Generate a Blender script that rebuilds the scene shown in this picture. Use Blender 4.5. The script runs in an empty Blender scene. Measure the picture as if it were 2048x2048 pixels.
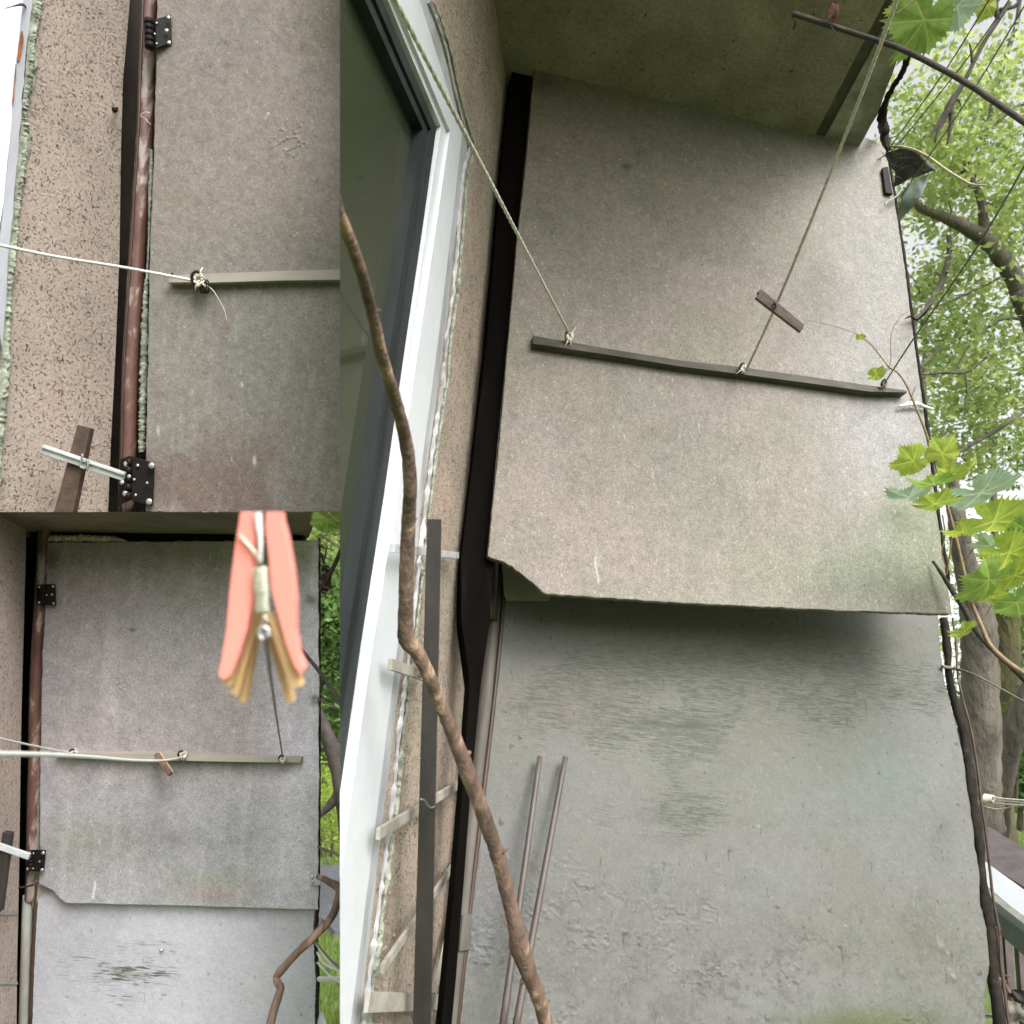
import bpy, bmesh, math, random
import numpy as np
from mathutils import Vector, Matrix
random.seed(7); rng = np.random.default_rng(11)
SC = bpy.context.scene; COL = SC.collection
# ------------------------------------------------------------------ camera
F = 1620.0                                     # focal length in pixels of a 2048 px frame
CAM = np.array([0, 0, 2.2])
_n = np.array([296, 3874, -F]); _n /= np.linalg.norm(_n)      # world up, seen in camera axes
_f = np.array([0, 0, -1.]); _y = _f - _n*(_n@_f); _y /= np.linalg.norm(_y); _x = np.cross(_y, _n)
B = np.array([_x, _y, _n])
cam = bpy.data.cameras.new('camera'); cam.sensor_width = 36; cam.lens = F/2048*36
cam.clip_start = .02; cam.clip_end = 1000
cam.dof.use_dof = True; cam.dof.focus_distance = 1.75; cam.dof.aperture_fstop = 8
co = bpy.data.objects.new('camera', cam); COL.objects.link(co)
co.matrix_world = Matrix.Translation(Vector(CAM)) @ Matrix([list(r) for r in B]).to_4x4()
SC.camera = co
# ------------------------------------------------------------------ world, sun, exposure
SUN_EL, SUN_AZ = 34, 158
world = bpy.data.worlds.new('World'); SC.world = world; world.use_nodes = True
wn = world.node_tree; wn.nodes.clear()
sky = wn.nodes.new('ShaderNodeTexSky'); sky.sky_type = 'NISHITA'; sky.sun_disc = False
sky.sun_elevation = math.radians(SUN_EL); sky.sun_rotation = math.radians(SUN_AZ)
sky.dust_density = 4; sky.air_density = 1.2
hs = wn.nodes.new('ShaderNodeHueSaturation'); hs.inputs['Saturation'].default_value = .08; hs.inputs['Value'].default_value = 1.25
bg = wn.nodes.new('ShaderNodeBackground'); bg.inputs['Strength'].default_value = .15
wo = wn.nodes.new('ShaderNodeOutputWorld')
wn.links.new(sky.outputs[0], hs.inputs['Color']); wn.links.new(hs.outputs[0], bg.inputs[0]); wn.links.new(bg.outputs[0], wo.inputs[0])
sl = bpy.data.lights.new('sun', 'SUN'); sl.energy = 1.5; sl.angle = math.radians(28); sl.color = (1, .96, .9)
so = bpy.data.objects.new('sun', sl); COL.objects.link(so)
_az = math.radians(SUN_AZ); _el = math.radians(SUN_EL)
sdir = Vector((math.sin(_az)*math.cos(_el), math.cos(_az)*math.cos(_el), math.sin(_el)))
so.rotation_euler = sdir.to_track_quat('Z', 'Y').to_euler(); so.location = (4, -2, 8)
SC.view_settings.view_transform = 'Standard'; SC.view_settings.look = 'None'
SC.view_settings.exposure = .95; SC.view_settings.gamma = 1; SC.view_settings.use_curve_mapping = False

# ------------------------------------------------------------------ geometry helpers
def P(x, y, d): return CAM + B@np.array([(x-1024)/F*d, (1024-y)/F*d, -d])
def proj(w):
    v = (np.asarray(w)-CAM)@B
    return np.stack([1024+F*v[..., 0]/-v[..., 2], 1024-F*v[..., 1]/-v[..., 2]], -1)
class Plane:
    def __init__(s, A, N):
        s.N = np.array(N, float)/np.linalg.norm(N); s.A = np.array(A, float)
        if s.N@(s.A-CAM) > 0: s.N = -s.N             # N points to the camera side
    def at(s, x, y, off=0.):
        r = P(x, y, 1.)-CAM
        return CAM + r*(((s.A+s.N*off-CAM)@s.N)/(r@s.N))
def camplane(p1, p2, p3):
    a, b, c = P(*p1), P(*p2), P(*p3); return Plane(a, np.cross(b-a, c-a))
NR = B@np.array([1, 0, -(1024-680)/F]); NT = B@np.array([0, 1., 0])
CLIP_R = [(CAM, NR)]; CLIP_T = [(CAM, NT)]; CLIP_B = [(CAM, -NT)]
HIDE = {}
def tag(o, label=None, cat=None, group=None, kind=None):
    if label: o['label'] = label
    if cat: o['category'] = cat
    if group: o['group'] = group
    if kind: o['kind'] = kind
    return o
def thing(name, loc, label, cat, group=None):
    o = bpy.data.objects.new(name, None); COL.objects.link(o); o.location = Vector(loc); o.empty_display_size = .05
    return tag(o, label, cat, group)
def worldloc(o):
    v = Vector((0, 0, 0))
    while o is not None: v += o.location; o = o.parent
    return np.array(v)
def finish(name, bm, mat, parent=None, smooth=False, clip=None, bevel=0, tagv=None):
    if clip:
        for c, nn in clip:
            g = bm.verts[:]+bm.edges[:]+bm.faces[:]
            r = bmesh.ops.bisect_plane(bm, geom=g, dist=1e-6, plane_co=Vector(c), plane_no=Vector(nn), clear_inner=True)
            ed = [e for e in r['geom_cut'] if isinstance(e, bmesh.types.BMEdge)]
            try: bmesh.ops.edgeloop_fill(bm, edges=[e for e in ed if e.is_valid and e.is_boundary])
            except Exception: pass
    if bevel:
        try: bmesh.ops.bevel(bm, geom=bm.edges[:], offset=bevel, segments=2, affect='EDGES', profile=.6)
        except Exception: pass
    bmesh.ops.recalc_face_normals(bm, faces=bm.faces[:])
    vs = [v.co for v in bm.verts]
    if not vs: bm.free(); return None
    if parent is not None: o0 = worldloc(parent)
    else:
        a = np.array([list(v) for v in vs]); o0 = (a.min(0)+a.max(0))/2; o0[2] = a[:, 2].min()
    for v in bm.verts: v.co -= Vector(o0)
    me = bpy.data.meshes.new(name); bm.to_mesh(me); bm.free()
    if smooth: me.polygons.foreach_set('use_smooth', [True]*len(me.polygons))
    me.materials.append(mat)
    o = bpy.data.objects.new(name, me); COL.objects.link(o)
    if parent is not None: o.parent = parent
    else: o.location = Vector(o0)
    if tagv: tag(o, *tagv)
    return o
def add_prism(bm, pts, off=None, back=None):
    """front polygon pts (world), back = matching points or constant offset vector"""
    if back is None: back = [np.array(p)+off for p in pts]
    a = [bm.verts.new(Vector(p)) for p in pts]; b = [bm.verts.new(Vector(p)) for p in back]
    bm.faces.new(a); bm.faces.new(b[::-1])
    for i in range(len(a)):
        j = (i+1) % len(a); bm.faces.new((a[j], a[i], b[i], b[j]))
def prism(name, pts, off, mat, parent=None, **k):
    bm = bmesh.new(); add_prism(bm, pts, off); return finish(name, bm, mat, parent, **k)
def smooth_path(pts, n):
    pts = np.array(pts, float)
    if len(pts) < 3: return np.array([pts[0]+(pts[-1]-pts[0])*t for t in np.linspace(0, 1, n)])
    q = np.vstack([2*pts[0]-pts[1], pts, 2*pts[-1]-pts[-2]]); out = []
    m = len(pts)-1
    for t in np.linspace(0, m-1e-6, n):
        i = int(t); u = t-i; p0, p1, p2, p3 = q[i:i+4]
        out.append(.5*((2*p1)+(-p0+p2)*u+(2*p0-5*p1+4*p2-p3)*u*u+(-p0+3*p1-3*p2+p3)*u**3))
    return np.array(out)
def add_tube(bm, pts, r, sides=8, rough=0., n=None, cap=True, twist=None):
    pts = np.array(pts, float)
    r = np.broadcast_to(np.array(r, float), (len(pts),)) if np.ndim(r) == 0 or len(r) != len(pts) else np.array(r, float)
    if n:
        pr = smooth_path(np.column_stack([pts, r]), n); pts, r = pr[:, :3], np.maximum(pr[:, 3], 1e-4)
    rings = []; T = np.gradient(pts, axis=0); T /= np.linalg.norm(T, axis=1)[:, None]+1e-12
    u = np.cross(T[0], [0, 0, 1.]);
    if np.linalg.norm(u) < .1: u = np.cross(T[0], [1, 0, 0.])
    u /= np.linalg.norm(u)
    for i in range(len(pts)):
        u = u-T[i]*(u@T[i]); u /= np.linalg.norm(u); w = np.cross(T[i], u); ring = []
        for k in range(sides):
            a = 2*math.pi*k/sides; rr = r[i]*(1+rough*(random.random()-.5)*2)
            ring.append(bm.verts.new(Vector(pts[i]+(u*math.cos(a)+w*math.sin(a))*rr)))
        rings.append(ring)
    for A_, B_ in zip(rings, rings[1:]):
        for k in range(sides): bm.faces.new((A_[k], A_[(k+1) % sides], B_[(k+1) % sides], B_[k]))
    if cap: bm.faces.new(rings[0][::-1]); bm.faces.new(rings[-1])
def tube(name, pts, r, mat, parent=None, sides=8, rough=0., n=None, **k):
    bm = bmesh.new(); add_tube(bm, pts, r, sides, rough, n); return finish(name, bm, mat, parent, smooth=k.pop('smooth', True), **k)
def add_bar(bm, p0, p1, w, t, N, w1=None):
    p0, p1, N = map(lambda a: np.array(a, float), (p0, p1, N)); d = p1-p0; d /= np.linalg.norm(d)
    N = N-d*(N@d); N /= np.linalg.norm(N); s = np.cross(d, N); w1 = w1 or w
    f = [p0-s*w/2+N*t/2, p0+s*w/2+N*t/2, p1+s*w1/2+N*t/2, p1-s*w1/2+N*t/2]
    add_prism(bm, f, -N*t)
def bar(name, p0, p1, w, t, N, mat, parent=None, w1=None, **k):
    bm = bmesh.new(); add_bar(bm, p0, p1, w, t, N, w1); return finish(name, bm, mat, parent, bevel=k.pop('bevel', min(w, t)*.12), **k)
def pxl(d): return d/F                        # metres per pixel at a depth
# value noise on numpy arrays
_lat = rng.random((16, 256, 256))
def vn(u, v, s=1., seed=0):
    L = _lat[seed % 16]; u = u*s+seed*17.3; v = v*s+seed*9.1
    i = np.floor(u).astype(int); j = np.floor(v).astype(int); a = u-i; b = v-j
    a = a*a*(3-2*a); b = b*b*(3-2*b); i &= 255; j &= 255; i1 = (i+1) & 255; j1 = (j+1) & 255
    return (L[i, j]*(1-a)+L[i1, j]*a)*(1-b)+(L[i, j1]*(1-a)+L[i1, j1]*a)*b
def fbm(u, v, s=1., seed=0, o=4, g=.5):
    r = 0; k = 1; t = 0
    for q in range(o): r = r+vn(u, v, s*2**q, seed+q)*k; t += k; k *= g
    return r/t
def sst(a, b, x):
    t = np.clip((x-a)/(b-a), 0, 1); return t*t*(3-2*t)
# ------------------------------------------------------------------ materials
def srgb(r, g, b): return tuple((c/255/12.92 if c < 10 else ((c/255+.055)/1.055)**2.4) for c in (r, g, b))
def base(name):
    m = bpy.data.materials.new(name); m.use_nodes = True; nt = m.node_tree
    b = nt.nodes['Principled BSDF']; return m, nt, b
def nd(nt, t, **k):
    n = nt.nodes.new(t)
    for a, v in k.items(): setattr(n, a, v)
    return n
def noise(nt, vec, scale, detail=4, rough=.6, dist=0.):
    n = nd(nt, 'ShaderNodeTexNoise'); n.inputs['Scale'].default_value = scale; n.inputs['Detail'].default_value = detail
    n.inputs['Roughness'].default_value = rough; n.inputs['Distortion'].default_value = dist; nt.links.new(vec, n.inputs['Vector']); return n
def coords(nt, stretch=(1, 1, 1)):
    tc = nd(nt, 'ShaderNodeTexCoord'); mp = nd(nt, 'ShaderNodeMapping'); mp.inputs['Scale'].default_value = stretch
    nt.links.new(tc.outputs['Object'], mp.inputs['Vector']); return mp.outputs[0]
def ramp(nt, fac, stops):
    r = nd(nt, 'ShaderNodeValToRGB'); e = r.color_ramp.elements
    while len(e) < len(stops): e.new(.5)
    for k, (p, c) in enumerate(stops): e[k].position = p; e[k].color = (*c, 1) if len(c) == 3 else c
    nt.links.new(fac, r.inputs[0]); return r
def pm(name, c1, c2=None, scale=30, rough=.7, bump=.15, stretch=(1, 1, 1), metal=0., lo=.35, hi=.65, c3=None, bs=None, dist=0., bd=.002, spec=.5):
    """two or three tone weathered material: noise driven colour and relief"""
    m, nt, b = base(name); c2 = c2 or tuple(c*.6 for c in c1); v = coords(nt, stretch)
    n1 = noise(nt, v, scale, 5, .65, dist)
    st = [(lo, c2), (hi, c1)]
    if c3: st.append((min(.99, hi+.07), c3))
    r = ramp(nt, n1.outputs[0], st); nt.links.new(r.outputs[0], b.inputs['Base Color'])
    n2 = noise(nt, v, bs or scale*4, 4, .6); bp = nd(nt, 'ShaderNodeBump'); bp.inputs['Strength'].default_value = bump; bp.inputs['Distance'].default_value = bd
    nt.links.new(n2.outputs[0], bp.inputs['Height']); nt.links.new(bp.outputs[0], b.inputs['Normal'])
    b.inputs['Roughness'].default_value = rough; b.inputs['Metallic'].default_value = metal
    b.inputs['Specular IOR Level'].default_value = spec
    return m
def sheet_mat(name, fine=420, bump=.35, amt=.16, fl=.12, relief=0.):
    m, nt, b = base(name); v = coords(nt)
    at = nd(nt, 'ShaderNodeAttribute', attribute_name='Col')
    n1 = noise(nt, v, fine, 3, .7); n2 = noise(nt, v, fine*.3, 5, .7)
    r1 = ramp(nt, n1.outputs[0], [(.3, (1-amt*1.5,)*3), (.7, (1+amt*1.5,)*3)])
    r2 = ramp(nt, n2.outputs[0], [(.3, (1-amt*.8,)*3), (.72, (1+amt*.7,)*3)])
    r3 = ramp(nt, noise(nt, coords(nt, (1, 1, .35)), fine*.6, 2, .5, 1.8).outputs[0], [(.64, (0, 0, 0)), (.72, (fl, fl, fl*.96))])
    r5 = ramp(nt, noise(nt, v, fine*.5, 3, .6, 1.2).outputs[0], [(.27, (1-fl*3.6, 1-fl*3.7, 1-fl*3.8)), (.36, (1, 1, 1))])
    x5 = nd(nt, 'ShaderNodeMix', data_type='RGBA', blend_type='MULTIPLY'); x5.inputs[0].default_value = 1
    x1 = nd(nt, 'ShaderNodeMix', data_type='RGBA', blend_type='MULTIPLY'); x1.inputs[0].default_value = 1; x1.clamp_result = False
    x2 = nd(nt, 'ShaderNodeMix', data_type='RGBA', blend_type='MULTIPLY'); x2.inputs[0].default_value = 1
    x3 = nd(nt, 'ShaderNodeMix', data_type='RGBA', blend_type='ADD'); x3.inputs[0].default_value = 1
    nt.links.new(at.outputs['Color'], x1.inputs[6]); nt.links.new(r1.outputs[0], x1.inputs[7])
    nt.links.new(x1.outputs[2], x5.inputs[6]); nt.links.new(r5.outputs[0], x5.inputs[7]); nt.links.new(x5.outputs[2], x2.inputs[6]); nt.links.new(r2.outputs[0], x2.inputs[7])
    nt.links.new(x2.outputs[2], x3.inputs[6]); nt.links.new(r3.outputs[0], x3.inputs[7])
    sv = coords(nt, (1, 1, 13)); sn = noise(nt, sv, 34, 4, .62, .6)
    sub = nd(nt, 'ShaderNodeMath', operation='MULTIPLY_ADD'); sub.inputs[1].default_value = .34; nt.links.new(at.outputs['Alpha'], sub.inputs[0]); nt.links.new(sn.outputs[0], sub.inputs[2])
    sr = ramp(nt, sub.outputs[0], [(.66, (0, 0, 0)), (.76, (1, 1, 1))])
    sm_ = nd(nt, 'ShaderNodeMath', operation='MULTIPLY'); sm_.use_clamp = True; nt.links.new(sr.outputs[0], sm_.inputs[0])
    gt = nd(nt, 'ShaderNodeMath', operation='MULTIPLY'); gt.inputs[1].default_value = 2.2; gt.use_clamp = True; nt.links.new(at.outputs['Alpha'], gt.inputs[0]); nt.links.new(gt.outputs[0], sm_.inputs[1])
    x4 = nd(nt, 'ShaderNodeMix', data_type='RGBA'); nt.links.new(sm_.outputs[0], x4.inputs[0]); nt.links.new(x3.outputs[2], x4.inputs[6]); x4.inputs[7].default_value = (.06, .062, .05, 1)
    nt.links.new(x4.outputs[2], b.inputs['Base Color'])
    bp = nd(nt, 'ShaderNodeBump'); bp.inputs['Strength'].default_value = bump; bp.inputs['Distance'].default_value = .0012
    nt.links.new(n2.outputs[0], bp.inputs['Height']); nt.links.new(bp.outputs[0], b.inputs['Normal'])
    if relief:                                   # lifted paint flakes: broken ridges and pits, strongest low on the board
        n6 = noise(nt, v, 74, 5, .65, .7); r6 = ramp(nt, n6.outputs[0], [(.44, (.5,)*3), (.50, (1,)*3), (.53, (.35,)*3), (.62, (.5,)*3)])
        n7 = noise(nt, v, 9, 3, .55); tc2 = nd(nt, 'ShaderNodeTexCoord'); sx = nd(nt, 'ShaderNodeSeparateXYZ'); nt.links.new(tc2.outputs['Generated'], sx.inputs[0])
        mr = nd(nt, 'ShaderNodeMapRange'); mr.inputs[1].default_value = .62; mr.inputs[2].default_value = .28; nt.links.new(sx.outputs[2], mr.inputs[0])
        r7 = ramp(nt, n7.outputs[0], [(.40, (.10,)*3), (.64, (.8,)*3)]); mm = nd(nt, 'ShaderNodeMath', operation='MULTIPLY'); nt.links.new(r7.outputs[0], mm.inputs[0]); nt.links.new(mr.outputs[0], mm.inputs[1])
        mk = nd(nt, 'ShaderNodeMath', operation='MULTIPLY'); nt.links.new(mm.outputs[0], mk.inputs[0]); mk.inputs[1].default_value = relief
        b2 = nd(nt, 'ShaderNodeBump'); b2.inputs['Distance'].default_value = .0013; nt.links.new(mk.outputs[0], b2.inputs['Strength']); nt.links.new(r6.outputs[0], b2.inputs['Height']); nt.links.new(bp.outputs[0], b2.inputs['Normal']); nt.links.new(b2.outputs[0], b.inputs['Normal'])
    b.inputs['Roughness'].default_value = .62; b.inputs['Specular IOR Level'].default_value = .35
    return m
def stucco_mat(name, ca, cb, pit, scale=1., dens=.5, tint=None):
    """rendered wall raked with short worm-like pits"""
    m, nt, b = base(name); v = coords(nt)
    big = noise(nt, v, 6, 4, .6); cr = ramp(nt, big.outputs[0], [(.3, cb), (.7, ca)] if not tint else [(.3, cb), (.6, ca), (.72, tint)])
    grain = noise(nt, v, 260*scale, 4, .7)
    g = ramp(nt, grain.outputs[0], [(.3, (.72,)*3), (.75, (1.22,)*3)])
    x = nd(nt, 'ShaderNodeMix', data_type='RGBA', blend_type='MULTIPLY'); x.inputs[0].default_value = 1
    nt.links.new(cr.outputs[0], x.inputs[6]); nt.links.new(g.outputs[0], x.inputs[7])
    pn = noise(nt, v, 150*scale, 3, .55, 2.2); pr = ramp(nt, pn.outputs[0], [(.30+dens*.02, (1,)*3), (.36+dens*.05, (0,)*3)])
    x2 = nd(nt, 'ShaderNodeMix', data_type='RGBA'); nt.links.new(pr.outputs[0], x2.inputs[0]); nt.links.new(x.outputs[2], x2.inputs[6]); x2.inputs[7].default_value = (*pit, 1)
    nt.links.new(x2.outputs[2], b.inputs['Base Color'])
    ma = nd(nt, 'ShaderNodeMath', operation='MULTIPLY_ADD'); ma.inputs[1].default_value = -1.6
    nt.links.new(pr.outputs[0], ma.inputs[0]); nt.links.new(grain.outputs[0], ma.inputs[2])
    bp = nd(nt, 'ShaderNodeBump'); bp.inputs['Strength'].default_value = .8; bp.inputs['Distance'].default_value = .0022
    nt.links.new(ma.outputs[0], bp.inputs['Height']); nt.links.new(bp.outputs[0], b.inputs['Normal']); b.inputs['Roughness'].default_value = .9
    return m
def leaf_mat(name, c1, c2, trans=.5, vein=None):
    m, nt, b = base(name); v = coords(nt); n1 = noise(nt, v, 3 if not vein else 60, 3)
    r = ramp(nt, n1.outputs[0], [(.35, c2), (.65, c1)])
    if vein:
        at = nd(nt, 'ShaderNodeAttribute', attribute_name='Col'); mv = nd(nt, 'ShaderNodeMix', data_type='RGBA'); r0 = r
        nt.links.new(at.outputs['Fac'], mv.inputs[0]); nt.links.new(r.outputs[0], mv.inputs[6]); mv.inputs[7].default_value = (min(1, c1[0]*1.7+.06), min(1, c1[1]*1.35+.05), c1[2]*1.6+.04, 1)
        class _O: outputs = [mv.outputs[2]]
        r = _O
    nt.links.new(r.outputs[0], b.inputs['Base Color'])
    b.inputs['Roughness'].default_value = .55
    tr = nd(nt, 'ShaderNodeBsdfTranslucent'); mx = nd(nt, 'ShaderNodeMixShader'); mx.inputs[0].default_value = trans
    nt.links.new(r.outputs[0], tr.inputs[0]); nt.links.new(b.outputs[0], mx.inputs[1]); nt.links.new(tr.outputs[0], mx.inputs[2])
    out = [q for q in nt.nodes if q.type == 'OUTPUT_MATERIAL'][0]; nt.links.new(mx.outputs[0], out.inputs[0]); return m
M = {}
M['sheet'] = sheet_mat('cement_board', 300, .45, .26); M['sheet_fine'] = sheet_mat('cement_board_fine', 380, .3, .10, .05, .5)
M['stucco_tl'] = stucco_mat('stucco_tan', (.36, .295, .25), (.29, .24, .20), (.085, .06, .045), .8, 1.2, (.36, .26, .225))
M['stucco_bl'] = stucco_mat('stucco_pinkish', (.52, .42, .37), (.40, .32, .28), (.10, .07, .05), .7, 1.0)
M['stucco_r'] = stucco_mat('stucco_brown', (.38, .305, .24), (.26, .215, .17), (.045, .033, .025), .72, 1.6, (.40, .28, .22))
M['conc'] = stucco_mat('ceiling_concrete', (.30, .265, .21), (.17, .15, .115), (.04, .03, .022), .35, -.4)
M['conc_d'] = pm('damp_concrete', (.10, .095, .07), (.05, .048, .036), 14, .85, .4, bs=90, bd=.003)  # darker concrete tone for the drip groove
M['conc_bl'] = pm('ceiling_concrete_brown', (.20, .165, .125), (.10, .08, .06), 6, .85, .4, bs=90, bd=.003)
M['conc_edge'] = pm('edge_concrete', (.33, .32, .27), (.17, .16, .13), 12, .85, .4, (1, 1, 1), bs=110, bd=.003)
M['black'] = pm('dark_void_paint', (.004, .003, .0025), (.002, .0015, .001), 30, .9, .1, spec=.1)  # near-zero colour standing in for deep shade inside the gaps
M['postblack'] = pm('old_black_brown_paint', (.0045, .0035, .003), (.002, .0015, .0012), 22, .9, .4, (1, 1, .2), c3=(.009, .0065, .005), spec=.05)  # near-black for the dark pipe and the shade around it
M['brownrec'] = pm('recess_brown', (.04, .028, .018), (.015, .011, .008), 12, .85, .3)  # shade of the recess carried by this dark brown
M['pipe'] = pm('peeling_brown_paint', (.12, .055, .042), (.06, .026, .022), 30, .5, .7, (1, 1, .14), lo=.3, hi=.53, c3=(.30, .25, .22), bs=90, bd=.001)
M['pipe_dark'] = pm('dark_brown_paint', (.07, .04, .03), (.028, .016, .012), 24, .5, .4, (1, 1, .2))
M['rust'] = pm('rusty_angle_iron', (.028, .02, .016), (.008, .007, .006), 60, .8, .8, c3=(.12, .06, .035), spec=.2)
M['pale_pipe'] = pm('pale_grey_pipe', (.36, .36, .35), (.22, .21, .19), 14, .45, .2, (1, 1, .2))
M['dull_pipe'] = pm('dull_grey_pipe', (.11, .10, .085), (.05, .042, .035), 18, .6, .4, (1, 1, .2), c3=(.24, .23, .21))  # pale pipe darkened: its shade is put into the base colour
M['white'] = pm('white_pvc', (.58, .60, .63), (.53, .55, .58), 22, .35, .04, bs=200)
M['whiteblue'] = pm('white_window_board', (.80, .86, .97), (.72, .78, .92), 3, .35, .03)
M['grey_trim'] = pm('grey_trim', (.42, .43, .45), (.24, .24, .25), 22, .5, .4, (1, 1, .3), bs=90)
M['mint'] = pm('mint_foam_sealant', (.36, .39, .31), (.13, .14, .11), 55, .85, .9, c3=(.40, .44, .36), bs=140, bd=.004)
M['foam'] = pm('cream_foam', (.60, .57, .47), (.30, .28, .22), 60, .9, .9, bs=150, bd=.004)
M['gasket'] = pm('black_gasket', (.02, .022, .024), (.01, .01, .012), 20, .3, .05)
M['sash'] = pm('grey_sash', (.014, .016, .015), (.008, .009, .009), 8, .5, .05, (1, 1, .2), spec=.12)
M['sash_lt'] = pm('sash_bevel', (.035, .042, .042), (.016, .02, .02), 8, .45, .05, (1, 1, .2), spec=.12)
M['bark'] = pm('peeled_branch_bark', (.15, .095, .068), (.055, .034, .026), 34, .85, 1, (1, 1, .22), c3=(.30, .205, .14), lo=.33, hi=.56, bs=110, bd=.005)
M['trunk'] = pm('tree_bark', (.14, .12, .095), (.05, .043, .035), 5, .9, 1, (1, 1, .2), bs=22, bd=.03)
M['twig'] = pm('dark_twig', (.06, .048, .04), (.025, .02, .018), 10, .85, .6, bs=30, bd=.01)
M['twig_lt'] = pm('pale_twig', (.26, .21, .16), (.13, .10, .08), 40, .8, .4)
M['slat'] = pm('weathered_slat', (.36, .335, .29), (.20, .185, .155), 18, .7, .4, (1, 1, 1), bs=120)
M['alu'] = pm('galvanised_slat', (.55, .57, .60), (.36, .37, .39), 30, .4, .3, metal=.25)
M['darkwood'] = pm('dark_upright', (.028, .023, .02), (.014, .012, .011), 26, .6, .4, (1, 1, .15))
M['brownwood'] = pm('brown_stained_wood', (.085, .05, .035), (.04, .024, .018), 60, .6, .4)
M['batten'] = pm('grey_batten', (.33, .30, .255), (.22, .2, .17), 14, .65, .4, (.3, 1, 1), bs=90)
M['batten_d'] = pm('stained_batten', (.075, .065, .05), (.03, .026, .02), 30, .7, .5, (.3, 1, 1), bs=90)  # darker tone for the batten seen from below
M['rod'] = pm('brown_rod', (.105, .085, .075), (.055, .044, .04), 24, .55, .2, (1, 1, .1))
M['rope'] = pm('cotton_rope', (.66, .62, .55), (.42, .39, .33), 300, .85, .6, bs=600)
M['rope_w'] = pm('white_cord', (.72, .72, .72), (.55, .55, .55), 300, .7, .3)
M['rope_d'] = pm('dirty_cord', (.19, .17, .145), (.11, .095, .08), 300, .85, .5)
M['wire'] = pm('steel_wire', (.35, .35, .35), (.2, .2, .2), 60, .4, .1, metal=.5)
M['hinge'] = pm('black_hinge', (.012, .009, .008), (.006, .005, .005), 40, .5, .15, spec=.12)
M['screw'] = pm('zinc_screw', (.62, .62, .64), (.4, .4, .42), 200, .3, .2, metal=.7)
M['coral'] = pm('coral_plastic', (.80, .27, .225), (.72, .23, .19), 6, .4, .03)
M['pegwood'] = pm('peg_wood', (.62, .40, .20), (.48, .29, .14), 50, .6, .2, (1, 1, .1))
M['spring'] = pm('spring_metal', (.62, .62, .50), (.42, .42, .34), 60, .35, .1, metal=.4)
M['tarp'] = pm('dark_green_rag', (.07, .085, .065), (.03, .035, .03), 22, .7, .7, c3=(.16, .19, .16), bs=60, bd=.006)
M['tarp_lt'] = pm('pale_green_rag', (.20, .25, .21), (.12, .15, .13), 30, .8, .5, bs=90)
M['dry'] = pm('dried_leaf', (.22, .09, .055), (.10, .05, .035), 50, .8, .5)
M['straw'] = pm('dry_cane', (.46, .42, .30), (.30, .26, .18), 40, .7, .3)
M['stem'] = pm('vine_stem', (.24, .16, .085), (.12, .09, .045), 60, .6, .4)
M['railgreen'] = pm('green_rail_paint', (.035, .06, .045), (.02, .035, .03), 20, .45, .3)
M['railpale'] = pm('pale_rail_top', (.55, .56, .48), (.40, .41, .35), 20, .6, .3)
M['mauve'] = pm('mauve_board', (.10, .08, .085), (.06, .05, .05), 20, .7, .3)
M['asphalt'] = pm('path_asphalt', (.10, .10, .115), (.06, .06, .068), 9, .9, .5, bs=60, bd=.01)
M['kerb'] = pm('kerb_stone', (.30, .29, .27), (.18, .17, .16), 5, .85, .5)
M['grass'] = pm('lawn_grass', (.13, .19, .04), (.06, .095, .018), 2.2, .9, .9, bs=30, bd=.08)
M['blade'] = leaf_mat('grass_blade', (.17, .24, .05), (.09, .14, .03), .3)
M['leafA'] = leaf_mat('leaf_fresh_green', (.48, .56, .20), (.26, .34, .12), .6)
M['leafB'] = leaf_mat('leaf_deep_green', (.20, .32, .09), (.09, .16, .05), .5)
M['vineA'] = leaf_mat('vine_leaf_yellow_green', (.40, .50, .08), (.26, .38, .06), .55, 1)
M['vineB'] = leaf_mat('vine_leaf_green', (.28, .42, .09), (.17, .30, .06), .5, 1)
M['vineC'] = leaf_mat('vine_leaf_pale_underside', (.42, .55, .42), (.30, .43, .30), .3, 1)
M['spot'] = pm('lime_spatter', (.70, .70, .64), (.5, .5, .46), 80, .8, .5)
m_, nt_, b_ = base('window_glass'); b_.inputs['Base Color'].default_value = (.034, .040, .024, 1); b_.inputs['Roughness'].default_value = .04; b_.inputs['IOR'].default_value = 1.30
nz_ = noise(nt_, coords(nt_), 3, 2); bp_ = nd(nt_, 'ShaderNodeBump'); bp_.inputs['Strength'].default_value = .05; bp_.inputs['Distance'].default_value = .002
nt_.links.new(nz_.outputs[0], bp_.inputs['Height']); nt_.links.new(bp_.outputs[0], b_.inputs['Normal']); M['glass'] = m_

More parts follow.
